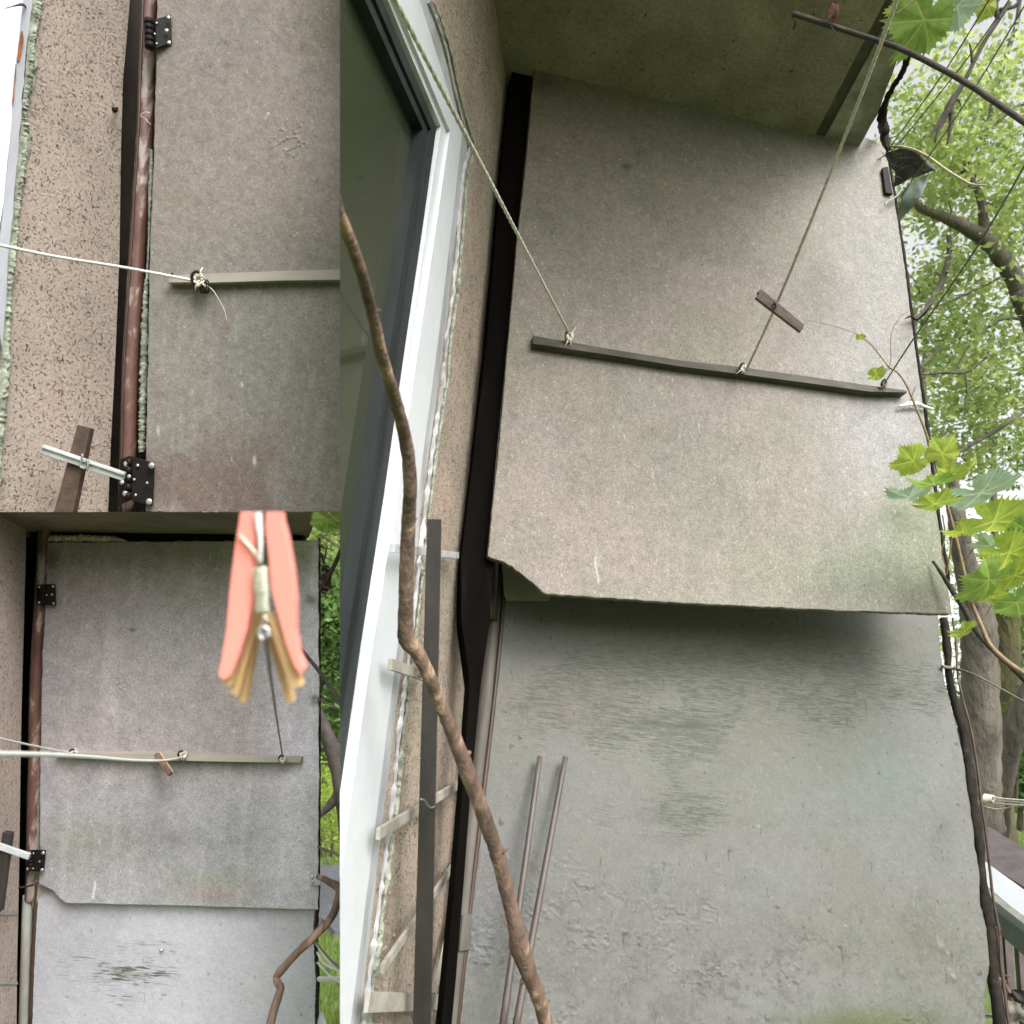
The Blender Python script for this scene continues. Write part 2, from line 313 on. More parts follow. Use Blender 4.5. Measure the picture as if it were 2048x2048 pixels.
# ------------------------------------------------------------------ builders
def poly_eval(pts, s):
    pts = np.array(pts, float); L = np.r_[0, np.cumsum(np.linalg.norm(np.diff(pts, axis=0), axis=1))]; L /= L[-1]
    return np.stack([np.interp(s, L, pts[:, k]) for k in range(pts.shape[1])], -1)
def sheet(name, pl, left, right, top, bot, off, thick, nu, nv, colfn, hfn, mat, label, cat, parent=None, edge_noise=.0018, clip=None):
    """a board as a fine grid (Coons patch between four outlines), rim and back"""
    g = lambda c: np.array([pl.at(x, y, off) for x, y in c])
    s = np.linspace(0, 1, nu); t = np.linspace(0, 1, nv)
    Lf, Rt, Tp, Bt = poly_eval(g(left), t), poly_eval(g(right), t), poly_eval(g(top), s), poly_eval(g(bot), s)
    S, T = np.meshgrid(s, t)                       # shape nv, nu
    S3, T3 = S[..., None], T[..., None]
    W = (1-T3)*Tp[None]+T3*Bt[None]+(1-S3)*Lf[:, None]+S3*Rt[:, None]
    W = W-((1-S3)*(1-T3)*Tp[0]+S3*(1-T3)*Tp[-1]+(1-S3)*T3*Bt[0]+S3*T3*Bt[-1])
    N = pl.N; ux = np.cross([0, 0, 1.], N); ux /= np.linalg.norm(ux); uy = np.cross(N, ux)
    U = W@ux; V = W@uy; uv = proj(W)
    en = edge_noise
    edge = np.zeros_like(S); edge[[0, -1]] = 1; edge[:, [0, -1]] = 1
    W = W+ux*((fbm(U, V, 60, 3)-.5)*2*en*edge)[..., None]+uy*((fbm(U, V, 70, 5)-.5)*3*en*edge)[..., None]
    H = hfn(U, V, uv[..., 0], uv[..., 1]) if hfn else np.zeros_like(S)
    C = colfn(U, V, uv[..., 0], uv[..., 1]); MK = np.zeros_like(S)
    if isinstance(C, tuple): C, MK = C
    W = W+N*H[..., None]
    V1 = W.reshape(-1, 3); nn = nu*nv
    idx = np.arange(nn).reshape(nv, nu)
    q = np.stack([idx[:-1, :-1], idx[1:, :-1], idx[1:, 1:], idx[:-1, 1:]], -1).reshape(-1, 4)
    ring = np.r_[idx[0, :], idx[1:, -1], idx[-1, -2::-1], idx[-2:0:-1, 0]]
    Vb = V1[ring]-N*thick; k = len(ring); bi = nn+np.arange(k)
    side = np.stack([ring, np.roll(ring, -1), np.roll(bi, -1), bi], -1)
    corners = [nn, nn+nu-1, nn+nu-1+nv-1, nn+2*(nu-1)+nv-1]
    V2 = np.vstack([V1, Vb]); faces = np.vstack([q, side]).tolist()+[corners]
    Cc = np.vstack([C.reshape(-1, 3), C.reshape(-1, 3)[ring]*.8]); Mk = np.r_[MK.reshape(-1), MK.reshape(-1)[ring]][:, None]
    o0 = V2.mean(0); o0[2] = V2[:, 2].min()
    if parent is not None: o0 = worldloc(parent)
    me = bpy.data.meshes.new(name); me.from_pydata((V2-o0).tolist(), [], faces)
    a = me.color_attributes.new('Col', 'FLOAT_COLOR', 'POINT')
    a.data.foreach_set('color', np.hstack([np.clip(Cc, .003, 1), np.clip(Mk, 0, 1)]).astype(np.float32).ravel())
    sm = np.zeros(len(faces), bool); sm[:len(q)] = True; me.polygons.foreach_set('use_smooth', sm)
    me.materials.append(mat); me.update()
    o = bpy.data.objects.new(name, me); COL.objects.link(o)
    if parent is not None: o.parent = parent
    else: o.location = Vector(o0)
    return tag(o, label, cat)
def G(px, py, x, y, sx, sy=None, ang=0):
    sy = sy or sx; a = math.radians(ang); dx = px-x; dy = py-y
    u = dx*math.cos(a)+dy*math.sin(a); v = -dx*math.sin(a)+dy*math.cos(a)
    return np.exp(-(u/sx)**2-(v/sy)**2)
def mixc(C, c, w): return C*(1-w[..., None])+np.array(c)*w[..., None]

# ================================================================== SET R : balcony corner seen from below (right-hand view)
yaw = math.radians(10); NS = [math.sin(yaw), -math.cos(yaw), 0]
S1 = Plane(P(1016, 684, 1.8), NS); S2 = Plane(S1.A-S1.N*.19, NS); SB = Plane(S2.A, NS)
CZ = S1.at(1068, 141)[2]+.004
CE = Plane([0, 0, CZ], [0, 0, -1])
_hd = np.array([.15, .9887, 0]); WD = _hd/np.linalg.norm(_hd)
W = Plane(S1.at(950, 684), np.cross(WD, [0, 0, 1]))
FW = np.array([0, 0, 1.])
# --- ceiling slab with drip groove and lighter outer band
cl = thing('ceiling_slab', CE.at(1300, 60), 'stained concrete balcony ceiling slab above the leaning board in right view', 'ceiling')
def grid_slab(name, pts, off, mat, parent, n=1): return prism(name, pts, off, mat, parent)
def ext(p, q, k): p = np.array(p); q = np.array(q); return p+(p-q)/np.linalg.norm(p-q)*k
gA, gB = CE.at(1640, 251), CE.at(1771, 0); hA, hB = gA+[.030, 0, 0], gB+[.030, 0, 0]; eA, eB = CE.at(1738, 279), CE.at(1817, 21)
w0 = W.at(1040, 140); w0 = w0+(CE.at(1300, 200)-w0)*0
def wallz(y, x=None):                        # wall/ceiling line point at a distance y
    t = (y-W.A[1])/WD[1]; p = W.A+WD*t; return np.array([p[0], p[1], CZ])
def lineY(a, b, y): a = np.array(a); b = np.array(b); t = (y-a[1])/(b[1]-a[1]); return a+(b-a)*t
yb, yf = .0, 2.25
up = np.array([0, 0, .16])
prism('soffit', [wallz(yf)-[.1, 0, 0], lineY(gA, gB, yf), lineY(gA, gB, yb), wallz(yb)], up, M['conc'], cl)
prism('groove', [lineY(gA, gB, yf)+[.001, 0, .006], lineY(hA, hB, yf)+[-.001, 0, .006], lineY(hA, hB, yb)+[-.001, 0, .006], lineY(gA, gB, yb)+[.001, 0, .006]], up*.9, M['conc_d'], cl)
_ee = [CE.at(*q) for q in ((1728, 277), (1742, 250), (1757, 226), (1768, 190), (1784, 150), (1800, 105), (1808, 60), (1817, 21))]
_dr = (gB-gA)/np.linalg.norm(gB-gA); _gd = (eB-eA)/np.linalg.norm(eB-eA)
_ee = [_ee[0]-_dr*.35]+_ee; _ee.append(_ee[-1]+_dr*((yb-_ee[-1][1])/_dr[1]))
bm = bmesh.new()
for a, b in zip(_ee, _ee[1:]): add_prism(bm, [lineY(hA, hB, a[1]), a, b, lineY(hA, hB, b[1])], up)
bmesh.ops.remove_doubles(bm, verts=bm.verts[:], dist=1e-5); finish('outer_band', bm, M['conc_edge'], cl)
# --- stucco wall beyond the window
def drop(p, z): p = np.array(p, float); p[2] = z; return p
wl = thing('stucco_wall', W.at(900, 1400), 'rough brown pitted stucco wall strip beside the white window of right view', 'wall')
wy_end = W.at(946, 1364)[1]
outer = [(839, 0), (882, 135), (924, 269), (903, 455), (876, 684), (832, 1024), (786, 1364), (742, 1720), (701, 2048), (684, 2190)]
xo = 10
def wallpoly():
    L_ = [W.at(x-6, y, -.004) for x, y in [(790, -160)]+outer]
    zt, zb = CZ-.002, -.2+2.2-.6
    top_y = L_[0][1]
    return [drop(lineY(W.A, W.A+WD, wy_end), CZ-.002)]+[drop(L_[0], CZ-.002)]+L_+[drop(L_[-1], .6), drop(lineY(W.A, W.A+WD, wy_end), .6)]
ww = wallpoly()
bm = bmesh.new(); add_prism(bm, ww, -W.N*.12); finish('render_coat', bm, M['stucco_r'], wl, clip=CLIP_R)
# dark gap between wall and boards: added black slabs for its shade and pipe
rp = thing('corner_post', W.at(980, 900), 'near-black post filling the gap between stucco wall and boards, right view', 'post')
c0 = lineY(W.A, W.A+WD, wy_end+.001); c1 = S1.at(1080, 160, -.012)
pp = [c0, c0+WD*.16+[.02, 0, 0], c1+WD*.12+[.06, 0, 0], c1+[.06, .004, 0]]
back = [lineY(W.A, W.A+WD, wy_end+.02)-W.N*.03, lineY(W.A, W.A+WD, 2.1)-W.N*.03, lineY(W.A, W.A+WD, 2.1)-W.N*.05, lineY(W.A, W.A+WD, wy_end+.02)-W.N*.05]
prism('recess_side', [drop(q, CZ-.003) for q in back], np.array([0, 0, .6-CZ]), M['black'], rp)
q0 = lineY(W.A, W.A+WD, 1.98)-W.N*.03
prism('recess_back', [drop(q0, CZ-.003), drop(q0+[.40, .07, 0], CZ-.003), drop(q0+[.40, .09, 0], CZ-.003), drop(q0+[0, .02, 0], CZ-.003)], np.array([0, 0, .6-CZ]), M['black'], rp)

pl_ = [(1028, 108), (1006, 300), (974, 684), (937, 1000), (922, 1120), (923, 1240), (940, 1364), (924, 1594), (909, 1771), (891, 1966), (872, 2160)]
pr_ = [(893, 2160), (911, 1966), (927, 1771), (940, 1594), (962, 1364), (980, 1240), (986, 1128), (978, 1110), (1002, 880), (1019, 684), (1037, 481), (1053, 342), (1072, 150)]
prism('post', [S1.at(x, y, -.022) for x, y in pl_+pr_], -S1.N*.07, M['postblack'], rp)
# --- colours of the two boards
def col_R1(U, V, px, py):
    b = np.array([.335, .305, .245]); t = fbm(U, V, 5, 1, 4)
    C = mixc(np.broadcast_to(b, px.shape+(3,)), (.36, .315, .275), sst(.35, .65, t))
    C = mixc(C, (.27, .26, .20), sst(.5, .72, fbm(U, V, 9, 4))*.5)
    C = mixc(C, (.225, .185, .125), G(px, py, 1120, 120, 330, 170)*.55)  # ceiling shade painted into the top left of the board
    C = mixc(C, (.40, .40, .40), G(px, py, 1760, 640, 140, 420)*.75)
    C = mixc(C, (.46, .46, .49), G(px, py, 1775, 870, 110, 120)*.6)
    C = mixc(C, (.27, .29, .25), G(px, py, 1500, 260, 190, 28, 12)*.6)
    C = mixc(C, (.25, .30, .17), G(px, py, 1850, 1080, 95, 130)*.75)
    C = mixc(C, (.16, .19, .10), G(px, py, 1795, 1035, 45, 30)*.7)
    C = mixc(C, (.33, .38, .28), G(px, py, 1700, 1150, 160, 90)*.6)
    C = mixc(C, (.27, .28, .25), sst(.55, .75, fbm(U, V, 7, 8))*G(px, py, 1180, 960, 260, 160)*.8)
    C = mixc(C, (.13, .10, .075), G(px, py, 1252, 332, 10, 5)+G(px, py, 1086, 164, 26, 22)*.75)
    C = mixc(C, (.08, .07, .05), G(px, py, 1780, 408, 14, 8)*.8+G(px, py, 1832, 640, 14, 16)*.6)
    for x, y, sx, sy in ((1520, 270, 3, 8), (1534, 298, 3, 6), (1611, 276, 3, 9), (1648, 284, 3, 5), (1674, 284, 3, 8), (1213, 979, 4, 8)
        , (1712, 310, 3, 9)):
        C = mixc(C, (.55, .57, .53), G(px, py, x, y, sx*.8, sy*.8)*.55)
    C = mixc(C, (.66, .69, .60), np.exp(-((px-1194-3*np.sin(py/14.))/2.2)**2)*sst(1108, 1116, py)*sst(1172, 1162, py))
    st = sst(.60, .78, vn(U, V*.12, 90, 6))*sst(.4, .7, fbm(U, V, 4, 9))
    C = C*(1+.06*st[..., None]); C = C*(1-.05*sst(.55, .8, vn(U, V*.15, 45, 2))[..., None])
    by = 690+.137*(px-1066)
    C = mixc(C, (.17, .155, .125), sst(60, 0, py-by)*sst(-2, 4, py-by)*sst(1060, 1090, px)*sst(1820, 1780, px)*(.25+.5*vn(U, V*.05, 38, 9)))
    C = mixc(C, (.15, .14, .11), sst(.62, .78, fbm(U, V, 13, 10, 4))*.12)
    bd = sst(40, 0, (1188+.049*(px-1092))-py); C = mixc(C, (.36, .33, .29), bd*.5)
    return C*(.86+.28*fbm(U, V, 55, 7))[..., None]*np.array([.51, .50, .49])
def scar(px, py, x, y, s, seed):
    a = (px-x)/s; b = (py-y)/s; r = np.exp(-(a*a+b*b)*.8)
    f = fbm(a, b, 2.2, seed, 3)
    return r*(sst(.47, .5, f)*sst(.56, .53, f))
def h_R1(U, V, px, py):
    h = (fbm(U, V, 3, 2)-.5)*.006+(fbm(U, V, 60, 5)-.5)*.0007
    h += scar(px, py, 1300, 500, 42, 5)*.0022+scar(px, py, 1770, 620, 60, 3)*.001
    return h
M['sheet_R'] = M['sheet']
sheet('upper_board', S1, [(1068, 141), (1050, 342), (1034, 481), (1016, 684), (999, 880), (975, 1112)],
      [(1772, 300), (1789, 400), (1800, 470), (1813, 566), (1828, 684), (1845, 800), (1854, 882), (1876, 1040), (1895, 1169), (1904, 1228)],
      [(1068, 141), (1364, 199), (1736, 277), (1760, 288), (1772, 300)],
      [(975, 1112), (984, 1117), (1006, 1124), (1024, 1134), (1060, 1162), (1092, 1188), (1364, 1206), (1700, 1222), (1904, 1228)],
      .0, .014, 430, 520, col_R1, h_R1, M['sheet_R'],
      'upper weathered cement board with cut lower left corner, right view', 'board')
def streaks(U, V, px, py):
    m = G(px, py, 1330, 1450, 110, 22)*.9+G(px, py, 1300, 1475, 200, 60)*.5+G(px, py, 1380, 1620, 110, 90)*.5+G(px, py, 1110, 1400, 190, 80)*.62+G(px, py, 1500, 1340, 340, 90)*.62+G(px, py, 1750, 1400, 200, 100)*.45+G(px, py, 1150, 1640, 160, 50)*.35+.05
    return np.clip(1.1*m**1.4*(.1+1.7*fbm(U, V, 14, 5)), 0, .60)
def col_R2(U, V, px, py):
    t = fbm(U, V, 4, 3); C = mixc(np.broadcast_to(np.array([.315, .32, .305]), px.shape+(3,)), (.34, .345, .35), sst(.35, .65, t))
    C = mixc(C, (.30, .31, .25), G(px, py, 1500, 1440, 420, 200)*.7)
    C = mixc(C, (.22, .225, .16), G(px, py, 1500, 1290, 420, 70)*.7)  # shade below the overlapping board painted in as a dark band
    C = mixc(C, (.27, .215, .19), G(px, py, 1120, 1400, 150, 60)*.55)
    C = mixc(C, (.31, .37, .35), G(px, py, 1780, 1550, 90, 90)*.8+G(px, py, 1650, 1600, 90, 40)*.3)
    C = mixc(C, (.37, .37, .38), G(px, py, 1880, 1470, 60, 110)*.6)
    C = mixc(C, (.30, .31, .24), G(px, py, 1850, 1870, 170, 90)*.6)
    C = mixc(C, (.23, .25, .16), G(px, py, 1780, 2050, 170, 40)*.9+G(px, py, 1700, 2050, 120, 34)*.6)
    C = mixc(C, (.11, .115, .095), (G(px, py, 1330, 1450, 100, 16)+G(px, py, 1380, 1500, 60, 40)*.6+G(px, py, 1350, 1630, 90, 50)*.3)*1.0*sst(.35, .6, fbm(U*.5, V*4, 30, 2)))
    f = fbm(U, V, 45, 9, 3); low = sst(1650, 1950, py)
    f2 = fbm(U, V, 90, 12, 3); C = mixc(C, (.19, .195, .185), sst(.56, .68, f2)*(low*.5+G(px, py, 1480, 1970, 110, 70)*.8)*.55)
    C = mixc(C, (.12, .12, .12), G(px, py, 1340, 2020, 30, 20)*.3)
    n = vn(U, V*.5, 120, 11); C = mixc(C, (.10, .10, .09), sst(.93, .97, n)*.7)
    for x, y, sx, sy in ((1517, 1652, 3, 6), (1190, 1958, 4, 7), (1691, 1851, 3, 4), (1880, 1890, 6, 14), (1895, 1906, 5, 9), (1905, 1952, 5, 10)): C = mixc(C, (.62, .62, .58), G(px, py, x, y, sx*.6, sy*.6, -40)*.8)
    return C*(.90+.2*fbm(U, V, 70, 7))[..., None]*np.array([.36, .352, .345]), streaks(U, V, px, py)
def h_R2(U, V, px, py):
    f = fbm(U, V, 70, 12, 3); low = .25+sst(1620, 1900, py)
    h = (fbm(U, V, 3, 2)-.5)*.008
    ridge = np.exp(-((f-.56)/.035)**2)*sst(.45, .6, vn(U, V, 22, 8))*1.2-sst(.60, .66, f)*sst(.45, .6, vn(U, V, 22, 8))*.6
    h += ridge*low*sst(.42, .6, fbm(U, V, 7, 6))*.0012+(fbm(U, V, 80, 4)-.5)*.0009
    h += G(px, py, 1885, 1892, 10, 22, -40)*.004+G(px, py, 1905, 1952, 7, 14, -30)*.005
    return h
sheet('lower_board', S2, [(1016, 1160), (1010, 1200), (995, 1364), (970, 1594), (949, 1771), (928, 1966), (918, 2060), (902, 2200)],
      [(1872, 1200), (1878, 1280), (1888, 1364), (1912, 1450), (1926, 1520), (1934, 1580), (1946, 1640), (1948, 1690), (1958, 1740), (1960, 1810), (1974, 1860), (1980, 1920), (1968, 1990), (1972, 2060), (1980, 2200)],
      [(1016, 1160), (1872, 1200)], [(902, 2200), (1980, 2200)], 0, .012, 430, 480, col_R2, h_R2, sheet_mat('painted_board', 420, .4, .11, .06, 1.0),
      'lower grey cement board with dark horizontal scratches, under the overlapping board in right view', 'board')
prism('cover_strip', [SB.at(x, y, .02) for x, y in ((1004, 1120), (1100, 1120), (1100, 1200), (1013, 1200), (1008, 1188))], -SB.N*.01, M['batten'],
      tagv=('small piece of backing board behind the cut corner, right view', 'board'))
# pale pipe and rusty strip at the left side of the lower board
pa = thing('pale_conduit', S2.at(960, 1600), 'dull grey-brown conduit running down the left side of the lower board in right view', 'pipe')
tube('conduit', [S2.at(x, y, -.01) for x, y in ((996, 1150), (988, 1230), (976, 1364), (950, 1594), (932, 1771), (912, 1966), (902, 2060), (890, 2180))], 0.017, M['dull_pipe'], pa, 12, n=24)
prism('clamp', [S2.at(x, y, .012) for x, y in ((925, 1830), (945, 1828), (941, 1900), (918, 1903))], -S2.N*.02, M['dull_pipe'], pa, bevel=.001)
ra = thing('rusty_strip', S2.at(985, 1500), 'thin rusty brown edging strip between conduit and lower board in right view', 'strip')
tube('strip', [S2.at(x, y, .002) for x, y in ((1009, 1140), (1005, 1230), (992, 1364), (966, 1594), (945, 1771), (924, 1966), (914, 2060), (900, 2180))], .0052, M['pipe_dark'], ra, 6, n=40, rough=.12)
tube('strip_upper', [S2.at(x, y, .01) for x, y in ((985, 1110), (982, 1180), (978, 1240))], .017, M['pipe_dark'], ra, 8, n=10)
# rusty angle iron along the right edges
ei = thing('angle_iron', S1.at(1830, 684), 'dark rusty angle iron running crookedly down the right edge of both boards in right view', 'edge iron')
pts = [(1763, 262), (1770, 292), (1780, 340), (1790, 400), (1801, 470), (1815, 566), (1830, 684), (1847, 800), (1857, 882), (1878, 1040), (1896, 1160)]
tube('upper_edge', [S1.at(x+1, y, -.010) for x, y in pts], .0042, M['rust'], ei, 7, n=60, rough=.25)
pts = [(1893, 1236), (1900, 1290), (1903, 1345), (1914, 1400), (1930, 1460), (1942, 1530), (1950, 1600), (1962, 1680), (1968, 1740), (1975, 1800), (1986, 1860), (1990, 1930), (1998, 1990), (2006, 2060)]
tube('lower_edge', [S2.at(x-6, y, -.004) for x, y in pts], [.010, .010, .009, .009, .009, .011, .012, .012, .010, .013, .012, .011, .012, .012], M['rust'], ei, 7, n=46, rough=.2)
tube('outer_wire', [S2.at(x+12, y, .004) for x, y in pts], .0028, M['pipe_dark'], ei, 6, n=60, rough=.3)
tube('slab_cable', [CE.at(x, y)-[0, 0, .004] for x, y in ((1816, 106), (1806, 140), (1790, 165), (1772, 200), (1764, 235))]+[S1.at(1768, 262, .002), S1.at(1776, 300, 0)], [.009, .007, .007, .008, .012, .014, .008], M['rust'], ei, 8, n=40, rough=.25)
# --- window
wi = thing('window', W.at(850, 900), 'white plastic window with dark reflecting glass and black gasket in right view', 'window')
# polylines of the frame members, top to bottom, in the wall plane
L1 = [(700, -40), (715, 0), (775, 130), (834, 258), (803, 455), (768, 684), (724, 985), (680, 1290), (640, 1560), (560, 2140)]
L2 = [(732, -40), (751, 0), (806, 130), (862, 258), (836, 455), (801, 684), (757, 985), (712, 1290), (668, 1600), (590, 2140)]
L3 = [(757, -40), (776, 0), (830, 130), (882, 253), (853, 455), (820, 684), (776, 1000), (728, 1300), (686, 1600), (618, 2140)]
L3b = [(772, -40), (790, 0), (845, 130), (900, 262), (872, 455), (838, 684), (793, 1000), (744, 1300), (701, 1600), (630, 2140)]
L4 = [(826, -40), (839, 0), (882, 135), (924, 269), (903, 455), (876, 684), (830, 1030), (786, 1364), (742, 1720), (690, 2140)]
L5 = [(840, -40), (855, 0), (896, 135), (936, 272), (914, 455), (888, 684), (842, 1030), (799, 1364), (757, 1720), (706, 2140)]
def strip(name, A_, B_, offa, offb, th, mat, parent=wi, sub=6, jag=0, **k):
    bm = bmesh.new()
    def dense(L):
        o = []
        for (x0, y0), (x1, y1) in zip(L, L[1:]):
            for q in range(sub): o.append((x0+(x1-x0)*q/sub, y0+(y1-y0)*q/sub))
        return o+[L[-1]]
    a = [W.at(x, y, offa) for x, y in dense(A_)]; b = [W.at(x+(random.random()-.5)*2*jag, y, offb) for x, y in dense(B_)]
    fa = [bm.verts.new(Vector(p)) for p in a]; fb = [bm.verts.new(Vector(p)) for p in b]
    ba = [bm.verts.new(Vector(p-W.N*th)) for p in a]; bb = [bm.verts.new(Vector(p-W.N*th)) for p in b]
    for i in range(len(a)-1):
        bm.faces.new((fa[i], fb[i], fb[i+1], fa[i+1])); bm.faces.new((ba[i], fa[i], fa[i+1], ba[i+1]))
        bm.faces.new((fb[i], bb[i], bb[i+1], fb[i+1])); bm.faces.new((bb[i], ba[i], ba[i+1], bb[i+1]))
    bm.faces.new((fa[0], ba[0], bb[0], fb[0])); bm.faces.new((fa[-1], fb[-1], bb[-1], ba[-1]))
    return finish(name, bm, mat, parent, clip=CLIP_R, **k)
def mid(A_, B_, t): return [(a[0]+(b[0]-a[0])*t, a[1]+(b[1]-a[1])*t) for a, b in zip(A_, B_)]
gl = [(500, -60)]+L1+[(500, 2140)]
bm = bmesh.new(); add_prism(bm, [W.at(x, y, -.030) for x, y in gl], -W.N*.02); finish('glass', bm, M['glass'], wi, clip=CLIP_R)
strip('glazing_bead', L1, mid(L1, L2, .42), -.026, -.015, .02, M['sash'])
strip('sash', mid(L1, L2, .42), mid(L1, L2, .75), -.012, -.012, .03, M['sash_lt'])
strip('sash', mid(L1, L2, .75), L2, -.020, -.016, .03, M['gasket'])
strip('sash', L2, mid(L2, L3, .55), -.008, -.008, .03, M['sash_lt'])
strip('gasket', mid(L2, L3, .55), L3, -.020, -.020, .02, M['gasket'])
strip('frame', L3, L3b, -.006, -.006, .04, M['white'])
strip('frame', L3b, L4, .0, .0, .05, M['white'])
strip('trim', L4, L5, -.003, -.003, .03, M['grey_trim'], jag=1.5)
# crumbling sealant beads down the outer side of the frame
se = thing('sealant_bead', W.at(850, 1000), 'crumbling pale green sealant bead between white window frame and stucco in right view', 'sealant')
spts = [(862, 0), (880, 45), (897, 100), (914, 180), (930, 240), (940, 275), (944, 300), (932, 350), (926, 420), (918, 520), (910, 600), (898, 684), (892, 760), (880, 840), (868, 920), (856, 1020), (846, 1110), (836, 1200), (824, 1300), (812, 1400), (800, 1500), (792, 1600), (778, 1700), (765, 1800), (752, 1900), (738, 2000), (728, 2080)]
pr = [.002, .003, .003, .0025, .003, .006, .007, .0055, .005, .006, .007, .0055, .0045, .004, .004, .0035, .004, .004, .0045, .0045, .005, .0055, .006, .007, .008, .008, .008]
P3 = smooth_path(np.array([list(W.at(x+3, y, -.001))+[r*1.05] for (x, y), r in zip(spts, [q*.62 for q in pr])]), 260)
P3[:, :3] += W.N*0+(rng.random((260, 1))-.5)*.003*FW+(rng.random((260, 1))-.5)*.004*WD; P3[:, 3] *= .25+1.5*np.convolve(rng.random(264)**2, np.ones(5)/5, 'valid')*1.3
bm = bmesh.new(); add_tube(bm, P3[:, :3], P3[:, 3], 7, .25); finish('bead', bm, M['mint'], se, smooth=False)
P3 = smooth_path(np.array([list(W.at(x-6, y, -.001))+[.0042] for (x, y) in spts]), 200); P3[:, 3] *= .4+rng.random(200)*.9
bm = bmesh.new(); add_tube(bm, P3[:, :3], P3[:, 3], 6, .3); finish('grey_edge', bm, M['grey_trim'], se)
bm = bmesh.new()
for k in range(260):                              # crumbs of render around the lower jamb
    t = random.random()**.6; y = 950+1100*t; x0 = 850-.118*(y-1030)+6; x = x0+abs(random.gauss(0, 9+16*t))
    c = W.at(x, y, random.random()*.003); r = .0006+random.random()**2*.0022
    bmesh.ops.create_icosphere(bm, subdivisions=1, radius=r, matrix=Matrix.Translation(Vector(c)) @ Matrix.Diagonal((random.uniform(.5, 1.3), random.uniform(.5, 1.3), random.uniform(.5, 1.6), 1)))
tag(finish('crumbs', bm, M['stucco_r'], se), kind='stuff')
# --- bent wooden branch
BR = [(664, 370, .60), (672, 400, .61), (680, 430, .62), (698, 475, .64), (715, 522, .66), (735, 590, .70), (751, 655, .73), (764, 715, .76), (786, 785, .80), (799, 828, .82), (811, 880, .85), (819, 940, .87), (820, 985, .88), (817, 1040, .90), (815, 1090, .91), (813, 1144, .92), (812, 1200, .93), (811, 1258, .94), (816, 1282, .945), (831, 1300, .95), (848, 1330, .96), (858, 1352, .965), (871, 1385, .98), (888, 1425, .99), (907, 1470, 1.0), (924, 1515, 1.01), (942, 1562, 1.02), (958, 1604, 1.03), (974, 1650, 1.04), (988, 1688, 1.05), (999, 1725, 1.06), (1010, 1765, 1.07), (1020, 1806, 1.075), (1032, 1855, 1.08), (1040, 1895, 1.09), (1054, 1935, 1.1), (1070, 1975, 1.11), (1082, 2010, 1.12), (1092, 2050, 1.13), (1104, 2110, 1.14)]
rw = [11, 11.5, 12, 12.5, 12, 12, 12, 12.5, 12.5, 12.5, 13, 13.5, 13.5, 14, 14.5, 14.5, 15, 17, 18, 15, 14, 14, 14.5, 14.5, 15, 15.5, 15.5, 15, 16, 14.5, 15, 16.5, 16, 17, 20, 17, 15, 14.5, 14, 14]
PP = smooth_path(np.array([list(P(x, y, d*1.05))+[r*pxl(d*1.05)] for (x, y, d), r in zip(BR, rw)]), 210); PP[:, 3] *= 1+(fbm(np.arange(210)*.11, np.zeros(210), 1, 3)-.5)*.28
bm = bmesh.new(); add_tube(bm, PP[:, :3], PP[:, 3], 16, .06)
for k_, dx, dy, L_ in ((12, -1, -.3, .5), (30, 1, -.5, .9), (47, -1, -.2, .45), (70, 1, -.4, .5), (112, -1, .1, .8), (134, 1, -.8, .7), (158, 1, -.5, .9), (176, -1, -.3, .6), (190, -1, .4, .7)):
    c_, r_ = PP[k_, :3], PP[k_, 3]; e_ = np.array(B@np.array([dx, -dy, .35])); e_ /= np.linalg.norm(e_)
    add_tube(bm, [c_+e_*r_*.55, c_+e_*r_*(.95+.2*L_), c_+e_*r_*(1.0+.65*L_)], [r_*.62, r_*.36, r_*.22], 8, .12)
finish('wooden_branch', bm, M['bark'], smooth=True, clip=CLIP_R, tagv=('long crooked bare brown branch leaning diagonally across window and wall of right view', 'branch'))
# (short cut side shoots on the branch)
# --- slatted trellis in front of the wall
tr = thing('trellis', W.at(860, 1700, .05), 'dark upright with pale diagonal wooden slats standing before the stucco wall in right view', 'trellis')
dU = 1.02
NF = -(P(1024, 1024, 1)-CAM)
bar('upright', W.at(869, 1038, .05), W.at(842, 2130, .05), 25*pxl(1.36), .012, NF, M['darkwood'], tr, w1=36*pxl(1.2))
for a, b, w in (((785, 1096), (915, 1111), 16), ((780, 1328), (852, 1354), 20), ((756, 1668), (928, 1562), 20), ((764, 1938), (913, 1722), 17), ((868, 1990), (911, 1796), 19), ((734, 2004), (880, 2004), 31)):
    bar('slat', W.at(*a, .018), W.at(*b, .018), w*pxl(1.25), .006, W.N, M['alu'] if w == 16 else M['slat'], tr)
tube('wire_tie', [W.at(x, y, .062) for x, y in ((841, 1598), (849, 1601), (856, 1611), (863, 1616), (869, 1612))], .0011, M['wire'], tr, 6, n=16)
# --- two thin rods leaning on the lower board
for (a, b), lab in (((( 1080, 1513), (1003, 2070)), 'left one of two thin brown rods leaning on the lower board in right view'), (((1131, 1514), (1027, 2080)), 'right one of two thin brown rods leaning on the lower board in right view')):
    p0 = S2.at(*a, .025); p1 = S2.at(*b, .12)
    tube('leaning_rod', [p0, (p0+p1)/2, p1], [.0055, .0062, .0068], M['rod'], sides=10, n=12, tagv=(lab, 'rod', 'rods leaning on the lower board'))
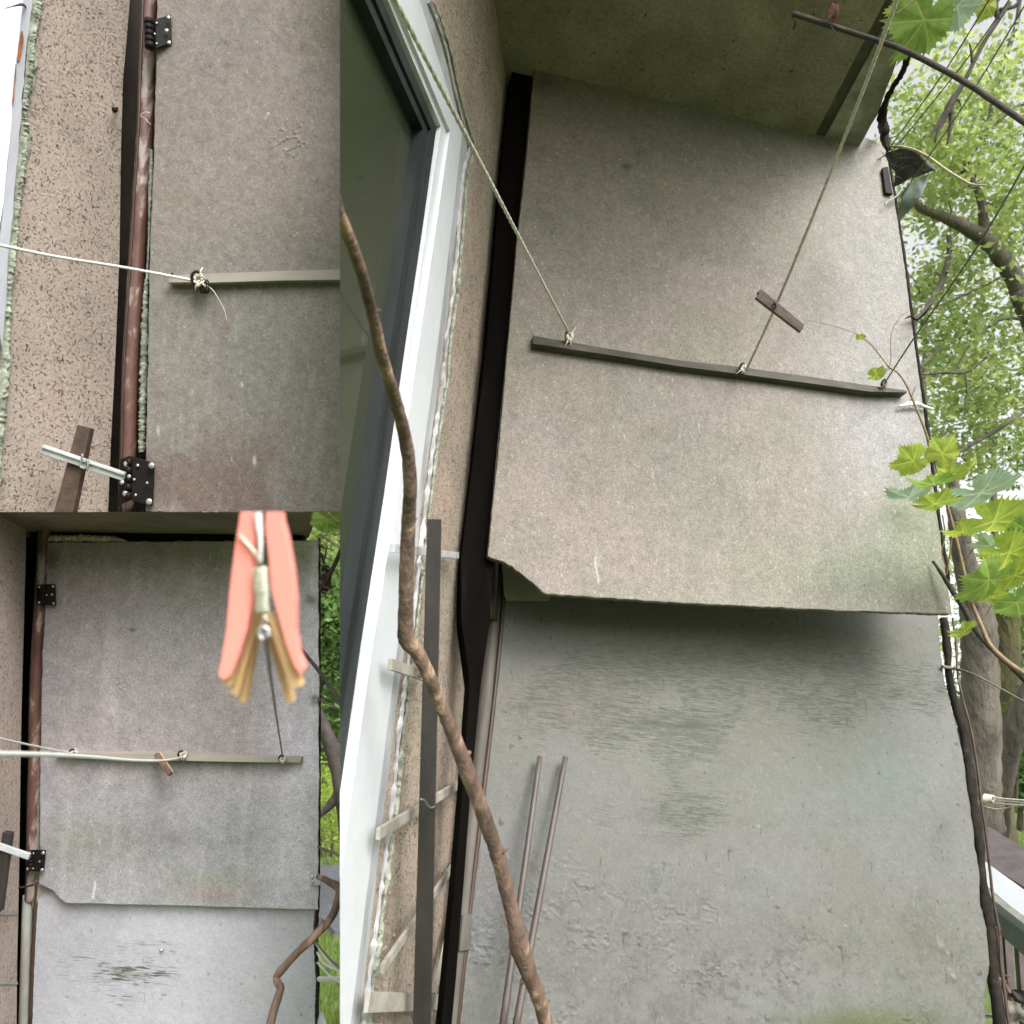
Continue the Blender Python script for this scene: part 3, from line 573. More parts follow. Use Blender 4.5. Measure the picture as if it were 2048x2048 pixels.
# --- batten, cords and knots on the upper board
ba = thing('batten', S1.at(1400, 725, .01), 'thin dark-stained batten fixed slantwise across the upper board in right view', 'batten')
bt = [(1066, 679), (1220, 704), (1364, 727), (1480, 741), (1620, 760), (1740, 777), (1814, 783)]
tp = [8, 6, 6, 7, 6.5, 6, 2]
bm = bmesh.new()
fr = [S1.at(x, y-h, .020) for (x, y), h in zip(bt, tp)]+[S1.at(x, y+h, .024) for (x, y), h in list(zip(bt, tp))[::-1]]
add_prism(bm, fr, -S1.N*.022); finish('strip', bm, M['batten_d'], ba)
def knot(pl, x, y, off, s, parent, mat, mat2, tails=((.5, -1.6), (-.2, 2.2))):
    """a wound cord knot on a bent hook: turns, hook and loose tails"""
    c = pl.at(x, y, off); ux = pl.at(x+1, y, off)-c; uy = pl.at(x, y+1, off)-c; ux /= np.linalg.norm(ux); uy /= np.linalg.norm(uy)
    bm = bmesh.new()
    for k in range(5):
        a0 = random.random()*6; pts = [c+ux*math.cos(a)*s*(.5+.2*math.sin(k))+uy*(math.sin(a)*s*.75+(k-2)*s*.12)+pl.N*math.sin(a*2+a0)*s*.4 for a in np.linspace(0, 6.3, 16)]
        add_tube(bm, pts, s*.17, 6, .1)
    for tx, ty in tails:
        add_tube(bm, [c, c+(ux*tx+uy*ty)*s*.6+pl.N*s*.3, c+(ux*tx+uy*ty)*s], [s*.17, s*.14, s*.10], 5, .1)
    finish('knot', bm, mat, parent, smooth=True)
    tube('hook', [c-ux*s*.6+uy*s*.9, c-ux*s*.9-uy*s*.3+pl.N*s*.4, c-ux*s*.2-uy*s*1.1+pl.N*s*.5, c+ux*s*.5-uy*s*.5], s*.22, mat2, parent, 7, n=12)
    return c
def cord(lab, pts, r, mat, knots=(), group=None, cat='cord', ply=True, clip=None):
    t = thing('clothesline_cord', pts[-1], lab, cat, group)
    bm = bmesh.new(); q = smooth_path(np.array(pts), 60) if len(pts) > 2 else smooth_path(np.array(pts), 60)
    if ply:
        T = q[-1]-q[0]; L = np.linalg.norm(T); T /= L; u = np.cross(T, [0, 0, 1.]); u /= np.linalg.norm(u); w = np.cross(T, u)
        n = int(min(420, L/(r*2.2))); ii = np.linspace(0, 59, n); qq = np.stack([np.interp(ii, np.arange(60), q[:, k]) for k in range(3)], -1)
        for ph in (0, 2.1, 4.2):
            a = np.arange(n)*.75+ph; add_tube(bm, qq+(u*np.cos(a)[:, None]+w*np.sin(a)[:, None])*r*.5, r*.62, 5)
    else: add_tube(bm, q, r, 8)
    finish('strand', bm, mat, t, smooth=True, clip=clip); return t
c1 = cord('pale twisted cord from window top to left end of batten, right view', [P(775, -30, .80), S1.at(1138, 666, .03)], .0028, M['rope'])
knot(S1, 1139, 674, .03, 0.0116, c1, M['rope'], M['brownwood'], ((1.3, -2.2), (-.9, 2.2), (.3, 1.9)))
c2 = cord('twisted cord carrying a wooden peg down to the middle of the batten, right view', [P(1803, -25, 1.0), P(1693, 265, 1.25), P(1560, 592, 1.57), S1.at(1492, 742, .03)], .0026, M['rope'])
knot(S1, 1486, 738, .03, 0.0109, c2, M['rope'], M['rust'], ((.6, -1.2), (-1.6, 1.2)))
c3 = cord('dark cord from right end of batten up to the right edge of the photo', [P(2080, 278, 1.25), P(1950, 500, 1.4), P(1828, 676, 1.62), S1.at(1772, 762, .03)], .0016, M['rope_d'])
knot(S1, 1768, 768, .03, 0.0095, c3, M['rope_d'], M['rust'], ((.4, 2.0), (-1.0, 1.6)))
for k, (a, b) in enumerate((((1776, 300, 1.85), (1990, -20, 1.3)), ((1794, 292, 1.87), (2060, -60, 1.25)), ((1800, 395, 1.85), (2050, 10, 1.3)))):
    t = cord(('leftmost thin dark line rising to the top right corner of the photo', 'middle thin dark line rising to the top right corner of the photo', 'rightmost thin dark line rising to the top right corner of the photo')[k],
             [P(*b), P((a[0]+b[0])/2+4, (a[1]+b[1])/2+6, 1.6), P(*a)], .0013, M['rope_d'], group='thin lines at the top right corner', ply=False)
# wooden peg on the middle cord
pg = thing('clothes_peg', P(1560, 620, 1.55), 'dark brown wooden clothes peg clipped on the twisted cord, right view', 'clothes peg')
for k, (o, ang) in enumerate(((0, 0), (6, .06))):
    bar('peg_half', P(1517-o*.6, 583+o*1.6, 1.57-.012*k), P(1604-o*.2, 655+o, 1.55), 11*pxl(1.56), .011, NF, M['brownwood'], pg)
tube('spring', [P(1549+3*math.cos(a), 612+6*math.sin(a), 1.545+a*.0006) for a in np.linspace(0, 18, 50)], .0012, M['rust'], pg, 6)
# iron rod under the ceiling and a dried leaf caught on it
tube('iron_rod', [P(1585, 27, 1.30), P(1650, 48, 1.29), P(1757, 82, 1.27), P(1814, 103, 1.25), P(1909, 152, 1.2), P(1980, 197, 1.16), P(2080, 266, 1.1)], [.0045, .0045, .0044, .0044, .0044, .0044, .0044], M['twig'], sides=8, n=40, rough=.06, tagv=('thin dark iron rod slanting below the ceiling edge towards the top right of the photo', 'rod'))
dl = thing('dried_leaf', P(1668, 30, 1.27), 'small shrivelled reddish leaf hanging on the iron rod below the ceiling', 'leaf')
def crumple(name, c, w, h, mat, parent, n=9, amp=.3, seed=0, N=None, tag_=None, rot=0):
    """a crumpled sheet-like scrap: grid folded by noise, with thickness"""
    rr = random.Random(seed); N = NF/np.linalg.norm(NF) if N is None else N
    ux = np.cross([0, 0, 1.], N); ux /= np.linalg.norm(ux); uy = np.cross(N, ux)
    ux, uy = ux*math.cos(rot)+uy*math.sin(rot), uy*math.cos(rot)-ux*math.sin(rot)
    bm = bmesh.new(); g = []
    for j in range(n):
        row = []
        for i in range(n):
            a, b = i/(n-1)*2-1, j/(n-1)*2-1; e = 1-.35*abs(b)**2+.25*(rr.random()-.5)
            f = float(fbm(np.array(a*1.5+seed), np.array(b*1.5), 1, seed, 3)-.5)
            row.append(bm.verts.new(Vector(c+ux*a*w*e*.5+uy*b*h*.5*(1-.3*abs(a)+.2*(rr.random()-.5))+N*f*amp*w*2)))
        g.append(row)
    for j in range(n-1):
        for i in range(n-1): bm.faces.new((g[j][i], g[j][i+1], g[j+1][i+1], g[j+1][i]))
    bmesh.ops.solidify(bm, geom=bm.faces[:], thickness=w*.012)
    return finish(name, bm, mat, parent, smooth=True, tagv=tag_)
crumple('blade', P(1668, 22, 1.27), .019, .034, M['dry'], dl, seed=4, amp=.5)
tube('stalk', [P(1662, 40, 1.28), P(1658, 46, 1.28), P(1672, 66, 1.27), P(1686, 86, 1.27)], .0007, M['twig'], dl, 5, n=10)
# rag, bracket, cane and twigs at the upper right corner of the board
def cloth(name, outline, mat, lab, cat, folds, thick=.0016):
    """a hanging piece of cloth: outline filled, subdivided and folded"""
    bm = bmesh.new(); f = bm.faces.new([bm.verts.new(Vector(P(*q))) for q in outline]); bmesh.ops.triangulate(bm, faces=[f])
    bmesh.ops.subdivide_edges(bm, edges=bm.edges[:], cuts=5, use_grid_fill=True)
    nn = NF/np.linalg.norm(NF)
    for v in bm.verts:
        a = np.array(v.co); v.co = Vector(a+nn*(.012*math.sin(a[2]*folds+a[0]*40)+.010*(float(fbm(np.array(a[0]*30), np.array(a[2]*30), 1, 3))-.5)))
    bmesh.ops.solidify(bm, geom=bm.faces[:], thickness=thick); return finish(name, bm, mat, smooth=True, tagv=(lab, cat))
cloth('green_rag', [(1776, 300, 1.93), (1800, 296, 1.90), (1830, 302, 1.86), (1852, 312, 1.84), (1869, 328, 1.83), (1866, 343, 1.83), (1848, 350, 1.85), (1826, 352, 1.90), (1806, 366, 1.93), (1790, 372, 1.94), (1783, 340, 1.95)], M['tarp'],
      'dark folded green-grey rag hooked behind the upper right corner of the board, right view', 'rag', 90)
cloth('green_rag', [(1866, 344, 1.83), (1852, 372, 1.84), (1836, 398, 1.85), (1818, 422, 1.86), (1801, 441, 1.87), (1796, 420, 1.88), (1800, 396, 1.88), (1816, 374, 1.87), (1838, 354, 1.85)], M['tarp_lt'],
      'pale grey-green pointed end of cloth hanging below the dark rag, right view', 'rag', 60)
tube('cane', [P(x, y, d) for x, y, d in ((1778, 292, 1.84), (1815, 296, 1.8), (1850, 310, 1.76), (1890, 338, 1.7), (1925, 360, 1.68), (1948, 370, 1.66), (1972, 370, 1.62))], [.003, .0032, .0032, .003, .003, .0028, .0012], M['straw'], sides=7, n=36, rough=.06, tagv=('pale dry cane curving right from the upper right corner of the board', 'cane'))
br = thing('edge_bracket', S1.at(1775, 368, .01), 'small dark metal bracket at the upper right edge of the board in right view', 'bracket')
prism('plate', [S1.at(x, y, .010) for x, y in ((1765, 335), (1776, 333), (1786, 388), (1772, 385))], -S1.N*.008, M['hinge'], br, bevel=.0008)
tube('hook', [S1.at(x, y, .02) for x, y in ((1770, 410), (1776, 402), (1786, 398), (1800, 384), (1806, 372))], .0018, M['wire'], br, 6, n=14)
tw = thing('twig_bundle', P(1790, 320, 1.85), 'tangle of thin dry twigs at the upper right corner of the board in right view', 'twigs')
for k in range(14):
    x0, y0 = 1790+random.gauss(0, 7), 325+random.gauss(0, 20); a = random.uniform(-2.3, .6); L = random.uniform(18, 55)
    tube('twig', [P(x0, y0, 1.83), P(x0+L*.5*math.cos(a)+random.gauss(0, 4), y0+L*.5*math.sin(a), 1.82), P(x0+L*math.cos(a), y0+L*math.sin(a), 1.80)], [.0014, .0011, .0005], M['twig'], tw, 5, n=8)
tube('twig', [S1.at(1753, 320, .02), S1.at(1768, 312, .02), P(1790, 305, 1.84)], [.0008, .0016, .0014], M['twig'], tw, 5, n=8)
tube('edge_hook', [S1.at(x, y, .02) for x, y in ((1810, 637), (1822, 633), (1834, 640))]+[P(1848, 628, 1.85), P(1862, 610, 1.85)], [.0012, .0025, .003, .0025, .0018], M['rust'], sides=6, n=16, tagv=('small rusty hook on the board edge above the right end of the batten, right view', 'hook'))
tube('cobweb_thread', [S1.at(1798, 812, .012), S1.at(1830, 808, .014), S1.at(1866, 818, .01)], [.003, .005, .003], M['rope_w'], sides=6, n=18, rough=.5, tagv=('fluffy white cobweb thread between vine stem and board edge below the batten', 'cobweb'))
lo = thing('edge_tie', S2.at(1900, 1340, .01), 'dark wire tie at the top right edge of the lower board, right view', 'wire')
tube('wire', [S2.at(1884, 1333, .01), S2.at(1912, 1338, .015), P(1945, 1348, 1.80), P(1985, 1368, 1.76), P(2070, 1415, 1.7)], [.0042, .004, .0025, .002, .0018], M['rope_d'], lo, 7, n=30, rough=.12)
tube('loop', [S2.at(1912+6*math.cos(a), 1352+14*math.sin(a), .018) for a in np.linspace(0, 6.2, 14)], .0016, M['rope_d'], lo, 6)
rr_ = thing('tied_rope', P(1980, 1600, 1.7), 'thick knotted white rope beside the right edge of the lower board, right view', 'rope')
for dy, r in ((-4, .0018), (5, .0018), (0, .0016)): tube('strand', [P(1962, 1598+dy, 1.74), P(1978, 1598+dy*1.4, 1.70), P(2005, 1602+dy*1.2, 1.67), P(2090, 1608+dy, 1.6)], r, M['rope'], rr_, 7, n=20)
bm = bmesh.new()
for k in range(6): add_tube(bm, [P(1970+k*3+4*math.cos(a), 1597+8*math.sin(a)*(1-.06*k), 1.69+.01*math.cos(a)) for a in np.linspace(0, 6.3, 14)], .0018, 6, .2)
finish('knot', bm, M['rope'], rr_, smooth=True)
tube('strand', [P(1965, 1612, 1.72), P(2000, 1618, 1.69), P(2050, 1607, 1.64), P(2090, 1600, 1.6)], .0011, M['rope'], rr_, 6, n=16)
# neighbouring balcony rail low on the right
rl = thing('balcony_rail', P(2010, 1850, 2.0), 'green balcony rail with pale top and mauve uprights at lower right of the photo', 'railing')
def quadP(name, pts, d2, mat, parent, **k):
    f = [P(*p) for p in pts]; b = [p+np.array(d2) for p in f]; bm = bmesh.new(); add_prism(bm, f, back=b); return finish(name, bm, mat, parent, **k)
quadP('top_board', [(1966, 1720, 2.15), (2080, 1802, 1.85), (2080, 1862, 1.75), (1966, 1765, 2.05)], (0, 0, -.02), M['white'], rl)
quadP('cap', [(1964, 1770, 2.02), (2080, 1855, 1.72), (2080, 1872, 1.70), (1964, 1782, 2.0)], (0, .02, -.02), M['railpale'], rl)
quadP('beam', [(1960, 1783, 1.99), (2080, 1874, 1.69), (2080, 1925, 1.68), (1962, 1822, 1.98)], (0, .04, 0), M['railgreen'], rl, bevel=.003)
for x, w, mt in ((1996, 12, 'mauve'), (2014, 16, 'mauve'), (2042, 20, 'mauve'), (2070, 16, 'mauve')):
    bar('baluster', P(x-6, 1820, 2.06), P(x+16, 2120, 2.0), w*pxl(2), .02, NF, M['mauve'], rl)
quadP('board', [(1975, 1652, 3.2), (2090, 1720, 2.9), (2090, 1800, 2.7), (1966, 1722, 3.0)], (0, .05, -.02), M['mauve'], rl)
ds = thing('dried_vine_stump', P(2010, 1990, 1.75), 'dry brown vine stump and curled leaf remains at the lower right corner of the photo', 'vine stump')
for pts, r in ((((1993, 1855), (1998, 1900), (2003, 1950), (2012, 1985), (2024, 2020)), .004), (((1988, 1958), (2005, 1962), (2018, 1990), (2040, 2040)), .005), (((2003, 1950), (2022, 1952)), .0018), (((2010, 1960), (2000, 2000), (1996, 2060)), .004)):
    tube('stem', [P(x, y, 1.74) for x, y in pts], r, M['bark'], ds, 7, n=18, rough=.2)
for k, (x, y, w, h) in enumerate(((2000, 2005, .03, .08), (2030, 2030, .05, .06), (2042, 1995, .03, .05), (1992, 2035, .02, .05))): crumple('scrap', P(x, y, 1.72), w, h, M['slat'] if k != 2 else M['mauve'], ds, seed=k+3, amp=.5, rot=k*.5)
# ------------------------------------------------------------------ grape vine
def vine_leaf_bm(seed, cup=.25):
    rr = random.Random(seed); bm = bmesh.new(); lay = bm.verts.layers.float_color.new('Col'); n = 120; rings = 7; R = []
    for k in range(n):
        a = 2*math.pi*k/n; th = a                      # 0 = tip direction (+x)
        lobes = [(0, 1.02, .62), (1.05, .92, .55), (-1.05, .92, .55), (2.05, .80, .60), (-2.05, .80, .60)]
        r = .78
        for c, h, w in lobes:
            d = (th-c+math.pi) % (2*math.pi)-math.pi; r = max(r, h*math.exp(-(d/w)**2*.9))
        d = abs((th-math.pi+math.pi) % (2*math.pi)-math.pi); r *= 1-.62*math.exp(-(d/.22)**2)
        r *= 1+.10*(1 if k % 3 == 0 else -.5)+.05*(rr.random()-.5); R.append((a, r))
    v0_ = bm.verts.new((0, 0, 0)); v0_[lay] = (1, 1, 1, 1); prev = [v0_]*n; bend = rr.uniform(-.6, .6)
    for q in range(1, rings+1):
        f = q/rings; row = []
        for a, r in R:
            ri = r*f if q == rings else f*(.25*(1-f)+r*f+.3*(1-f)); x, y = ri*math.cos(a), ri*math.sin(a)
            v = min(abs((a-c+math.pi) % (2*math.pi)-math.pi) for c in (0, 1.05, -1.05, 2.05, -2.05))
            z = -cup*(x*x+y*y)*.9+.10*ri*(min(v, .45)/.45)-.03*ri+.10*math.sin(3*a+seed)*ri*ri+bend*x*y*.3
            vt = bm.verts.new((x, y, z)); vv = max(0, 1-v*ri/.035)*(1-.5*f); side = abs(math.sin(a*1+ri*22))**14*.35*(v < .5); m_v = min(1, vv+side); row.append(vt); vt[lay] = (m_v, m_v, m_v, 1)
        for k in range(n):
            j = (k+1) % n
            if q == 1: bm.faces.new((prev[0], row[k], row[j]))
            else: bm.faces.new((prev[k], row[k], row[j], prev[j]))
        prev = row
    return bm
def place_leaf(parent, x, y, d, rpx, rot, tilt, turn, mat, seed, cup=.25, clip=None):
    bm = vine_leaf_bm(seed, cup); rpx *= 1.0; s = rpx*pxl(d)
    Bc = Matrix([list(r) for r in B]); loc = Matrix.Rotation(math.radians(turn), 3, 'Y') @ Matrix.Rotation(math.radians(tilt), 3, 'X') @ Matrix.Rotation(math.radians(rot), 3, 'Z')
    c = Vector(P(x, y, d))
    for v in bm.verts: v.co = c+(Bc @ (loc @ v.co))*s
    return finish('leaf', bm, M[mat], parent, smooth=True, clip=clip)
vine = thing('grape_vine', P(1905, 1180, 1.70), 'young vine with bright yellow-green leaves climbing past the upper board, right view', 'vine')
tube('stem', [P(x, y, d) for x, y, d in ((2090, 1372, 1.50), (2030, 1335, 1.53), (1984, 1295, 1.56), (1962, 1250, 1.58), (1940, 1195, 1.60), (1925, 1130, 1.62), (1908, 1060, 1.63), (1893, 1005, 1.64), (1880, 960, 1.65), (1864, 905, 1.66), (1848, 855, 1.66), (1830, 810, 1.67), (1812, 768, 1.68), (1795, 745, 1.70), (1778, 734, 1.71), (1758, 708, 1.72), (1738, 684, 1.72))],
     [.0055, .005, .0046, .0042, .0038, .0035, .0033, .003, .0029, .0027, .0025, .0023, .0021, .0019, .0016, .0013, .0009], M['stem'], vine, 9, n=110, rough=.08)
for pts, r in ((((1778, 740), (1782, 715), (1781, 690), (1785, 660), (1800, 635), (1818, 620)), .0008), (((1738, 684), (1722, 672), (1708, 668), (1698, 684)), .0009), (((1740, 690), (1712, 668), (1660, 650), (1610, 640)), .0006),
               (((1905, 1060), (1902, 1090), (1896, 1135), (1893, 1150)), .0015), (((1885, 1030), (1890, 1070), (1884, 1105), (1893, 1140)), .0012), (((1940, 1195), (1955, 1175), (1980, 1150), (1998, 1115)), .0013),
               (((1962, 1250), (1975, 1225), (1985, 1205)), .0012), (((1870, 925), (1890, 905), (1905, 870)), .0010), (((1893, 1005), (1920, 992), (1950, 990)), .0012), (((1925, 1130), (1945, 1100), (1975, 1060)), .0012), (((1822, 800), (1828, 780), (1833, 770)), .001)):
    tube('tendril', [P(x, y, 1.66) for x, y in pts], [r*1.2]+[r]*(len(pts)-2)+[r*.6], M['stem'], vine, 6, n=26)
LV = [(1826, 921, 37, 200, 25, 10, 'vineA'), (1884, 908, 34, 60, 20, -10, 'vineA'), (1938, 936, 31, -70, 30, 40, 'vineA'), (1868, 968, 42, 185, 72, 0, 'vineB'), (1962, 985, 70, -25, 58, 8, 'vineC'), (1818, 994, 44, 170, 72, 10, 'vineC'), (1868, 1008, 46, 15, 68, -10, 'vineA'), (1988, 1042, 72, -15, 55, 0, 'vineA'), (1926, 1062, 34, 200, 60, 20, 'vineA'), (2018, 1105, 58, -30, 45, -15, 'vineA'), (1984, 1090, 40, 150, 66, 15, 'vineC'), (1978, 1160, 56, -120, 30, 20, 'vineB'), (2030, 1150, 50, -20, 40, 10, 'vineA'), (2034, 1205, 46, -60, 40, 0, 'vineB'), (1930, 1262, 28, 190, 45, 20, 'vineA'), (1984, 1195, 30, 80, 50, -10, 'vineA'), (1752, 750, 21, 20, 55, 10, 'vineA'), (1722, 676, 10, 160, 60, 0, 'vineA'), (1898, 948, 24, 100, 60, 0, 'vineA'), (2052, 1060, 40, 30, 35, 0, 'vineB')]
for k, (x, y, r, rot, ti, tu, mt) in enumerate(LV): place_leaf(vine, x, y, 1.60+.05*math.sin(k*2.1), r*1.22, rot, ti, tu, mt, k+1)
v2 = thing('grape_vine', P(1900, 20, 1.5), 'large vine leaves against bright sky beside the ceiling edge, right view', 'vine')
for k, (x, y, r, rot, ti, tu, mt) in enumerate(((1848, 40, 84, -110, 35, 10, 'vineB'), (1915, 12, 58, -60, 50, 0, 'vineC'), (1975, 10, 34, -90, 30, 20, 'vineA'), (1815, 12, 40, 200, 40, 0, 'vineA'))): place_leaf(v2, x, y, 1.55+.03*k, r, rot, ti, tu, mt, k+40)
tube('stem', [P(1790, 30, 1.5), P(1815, 10, 1.5), P(1850, -10, 1.5), P(1940, -40, 1.5)], [.001, .0016, .002, .002], M['stem'], v2, 6, n=20)
old = thing('bare_vine_stem', P(1960, 1265, 1.72), 'older bare dark woody stem behind the leafy vine, right view', 'vine')
tube('stem', [P(x, y, d) for x, y, d in ((1866, 1122, 1.80), (1885, 1150, 1.78), (1905, 1182, 1.76), (1925, 1212, 1.74), (1950, 1258, 1.70), (1985, 1298, 1.66), (2030, 1340, 1.62), (2090, 1400, 1.58))], [.003, .0045, .0055, .006, .0065, .006, .006, .006], M['twig'], old, 8, n=50, rough=.12)

# ------------------------------------------------------------------ terrain, path, trees
def gz(x, y):
    return 0.115*np.clip(y, 0, 70)+.0*x
xs = np.r_[-400, -150, -60, np.linspace(-30, 40, 60), 80, 200, 400]; ys = np.r_[-300, -100, -30, -8, np.linspace(0, 70, 80), 120, 300, 900]
bm = bmesh.new(); gv = [[bm.verts.new((x, y, float(gz(x, y))+float((vn(np.array(x), np.array(y), .35, 3)-.5)*.25) if 2 < y < 60 else float(gz(x, y)))) for x in xs] for y in ys]
for j in range(len(ys)-1):
    for i in range(len(xs)-1): bm.faces.new((gv[j][i], gv[j][i+1], gv[j+1][i+1], gv[j+1][i]))
o = finish('lawn', bm, M['grass'], smooth=True, tagv=('sunlit rising lawn behind the trees', 'lawn')); o['kind'] = 'structure'
def ghit(x, y):                                   # pixel ray on the ground slope
    r = P(x, y, 1.)-CAM
    t = -CAM[2]/(r[2]-.115*r[1]); return CAM+r*t
def gpoly(name, px, lift, mat, thick=.1, lab=None, kind='structure'):
    f = []
    for x, y in px:
        p = ghit(x, y); p[2] = gz(p[0], p[1])+lift; f.append(p)
    bm = bmesh.new(); add_prism(bm, f, np.array([0, 0, -thick])); o = finish(name, bm, mat); o['kind'] = kind
    if lab: tag(o, lab)
    return o
gpoly('path', [(560, 1752), (760, 1752), (760, 1908), (665, 1896), (640, 1868), (560, 1850)], .16, M['asphalt'], .2, 'grey asphalt path crossing the lawn')
# grass blades near the visible strips
bm = bmesh.new()
def blades(px0, px1, py0, py1, n, h):
    for k in range(n):
        p = ghit(random.uniform(px0, px1), random.uniform(py0, py1)); p[2] = gz(p[0], p[1])-.02+float((vn(np.array(p[0]), np.array(p[1]), .35, 3)-.5)*.25)*0
        if not (0 < p[1] < 60): continue
        a = random.random()*6.3; w = .012+.012*random.random(); hh = h*(.5+random.random()); d = np.array([math.cos(a)*w, math.sin(a)*w, 0]); t = p+[random.gauss(0, .05), random.gauss(0, .05), hh]
        bm.faces.new([bm.verts.new(Vector(q)) for q in (p-d, p+d, t)])
blades(625, 690, 1888, 2060, 9000, .12); blades(625, 690, 1668, 1752, 5000, .14); blades(1930, 2060, 1560, 1760, 16000, .14)
o = finish('grass_tufts', bm, M['blade'], tagv=('short uneven grass blades on the lawn', 'grass')); o['kind'] = 'stuff'

def crown(name, parent, vols, nleaf, size, mat, seed, clump=26, spread=.22):
    """leaf sprays gathered in clumps through several ellipsoids; each leaf a folded diamond"""
    r = np.random.default_rng(seed); Vv = []; n_cl = nleaf//clump; tot = sum(v[6] for v in vols)
    for (cx, cy, cz, rx, ry, rz, wgt) in vols:
        m = int(n_cl*wgt/tot); d = r.normal(size=(m, 3)); d /= np.linalg.norm(d, axis=1)[:, None]
        cpos = np.array([cx, cy, cz])+d*(r.random((m, 1))**.45)*np.array([rx, ry, rz])
        Vv.append(cpos)
    c = np.vstack(Vv); c = np.repeat(c, clump, 0); n = len(c)
    p = c+r.normal(size=(n, 3))*spread*np.array([1, 1, .42])
    a = r.normal(size=(n, 3)); a[:, 2] = a[:, 2]*.5-.3; a /= np.linalg.norm(a, axis=1)[:, None]
    b = np.cross(a, r.normal(size=(n, 3))*.5+[0, 0, 1.]); b /= np.linalg.norm(b, axis=1)[:, None]+1e-9
    s = size*(.6+.8*r.random((n, 1))); nn_ = np.cross(a, b)
    V = np.stack([p-a*s, p+b*s*.5+nn_*s*.15, p+a*s, p-b*s*.5+nn_*s*.15], 1).reshape(-1, 3)
    i = np.arange(n)*4; Fc = np.vstack([np.stack([i, i+1, i+2], 1), np.stack([i, i+2, i+3], 1)])
    o0 = worldloc(parent); me = bpy.data.meshes.new(name); me.vertices.add(len(V)); me.vertices.foreach_set('co', (V-o0).ravel().astype(np.float32))
    me.loops.add(Fc.size); me.loops.foreach_set('vertex_index', Fc.ravel().astype(np.int32)); me.polygons.add(len(Fc)); me.polygons.foreach_set('loop_start', np.arange(0, Fc.size, 3, dtype=np.int32))
    me.update(calc_edges=True); me.validate(); me.materials.append(mat); o = bpy.data.objects.new(name, me); COL.objects.link(o); o.parent = parent; return o
def limb(name, pix, parent, mat='trunk', n=40, rough=.07, sides=9):
    pts = [P(x, y, d) for x, y, d, w in pix]; r = [w*pxl(d)/2 for x, y, d, w in pix]
    return tube(name, pts, r, M[mat], parent, sides, rough, n)
def vol(x, y, d, rx, ry, dep, w): p = P(x, y, d); return (p[0], p[1], p[2], rx*pxl(d), dep, ry*pxl(d), w)
t1 = thing('maple_tree', P(2150, 1500, 7.0), 'tall tree with crooked dark limbs and airy light green leaves at the right edge', 'tree')
t1.location = Vector(ghit(2150, 1640))
D = 7.0
g0 = P(1960, 1640, D)
limb('trunk', [(2150, 1660, D, 110), (2140, 1300, D, 80), (2135, 960, D, 66), (2110, 780, D, 52), (2072, 660, D, 44), (2044, 600, D, 40), (2037, 573, D, 38), (2001, 513, D, 35), (1959, 471, D, 30), (1888, 435, D, 21), (1845, 418, D, 17), (1828, 400, D, 13), (1836, 370, D, 9)], t1, n=110)
tg = thing('garden_tree', ghit(1960, 1640), 'straight grey tree trunk standing on the lawn right behind the leafy vine', 'tree')
limb('trunk', [(1962, 1660, 6.6, 86), (1960, 1560, 6.6, 78), (1959, 1364, 6.6, 70), (1956, 1250, 6.6, 66), (1944, 1180, 6.6, 54), (1926, 1110, 6.6, 42), (1914, 1040, 6.6, 36), (1904, 960, 6.6, 24), (1900, 900, 6.6, 12)], tg, n=70)
limb('limb', [(1962, 1240, 6.6, 34), (2000, 1160, 6.6, 30), (2040, 1080, 6.6, 28), (2070, 1000, 6.6, 22)], tg)
limb('limb', [(1968, 470, D, 20), (1966, 430, D, 18), (1962, 400, D, 16), (1945, 368, D, 15), (1929, 347, D, 14), (1940, 310, D, 12), (1966, 276, D, 12), (1980, 235, D, 11), (1987, 198, D, 11), (2000, 150, D, 10), (2016, 100, D, 10), (2035, 40, D, 9), (2040, -40, D, 8)], t1, n=70)
limb('limb', [(1966, 276, D, 8), (2000, 240, D, 7), (2030, 218, D, 6), (2080, 190, D, 5)], t1)
limb('limb', [(1898, 470, D, 9), (1898, 505, D, 11), (1888, 552, D, 12), (1872, 585, D, 12), (1850, 622, D, 11), (1832, 640, D, 9), (1820, 672, D, 6)], t1)
limb('limb', [(2100, 780, D, 10), (2048, 822, D, 9), (1980, 868, D, 8), (1913, 907, D, 7), (1880, 935, D, 5)], t1)
limb('limb', [(2080, 515, D, 5), (2020, 545, D, 5), (1950, 580, D, 5), (1870, 615, D, 4)], t1)
limb('limb', [(1842, 748, D, 6), (1890, 745, D, 6), (1930, 744, D, 6), (1965, 722, D, 5), (1978, 705, D, 4)], t1)
limb('limb', [(1840, 736, D, 7), (1860, 715, D, 6), (1884, 694, D, 5)], t1)
limb('limb', [(1884, 552, D, 5), (1868, 545, D, 4), (1848, 560, D, 3)], t1)
limb('limb', [(1828, 412, D, 12), (1830, 360, D, 12), (1845, 325, D, 9), (1870, 318, D, 5)], t1)
limb('limb', [(2060, 640, D, 8), (2000, 640, D, 6), (1940, 690, D, 4), (1900, 760, D, 3)], t1)
for a, b in (((1930, 744), (1928, 830)), ((1946, 368), (1962, 290)), ((1959, 400), (1995, 415)), ((1888, 430), (1902, 470)), ((1990, 180), (1960, 120)), ((1975, 250), (1935, 205)), ((1900, 440), (1895, 395))):
    limb('twig', [(a[0], a[1], D, 4), ((a[0]+b[0])/2+4, (a[1]+b[1])/2, D, 3), (b[0], b[1], D, 2)], t1, n=8)
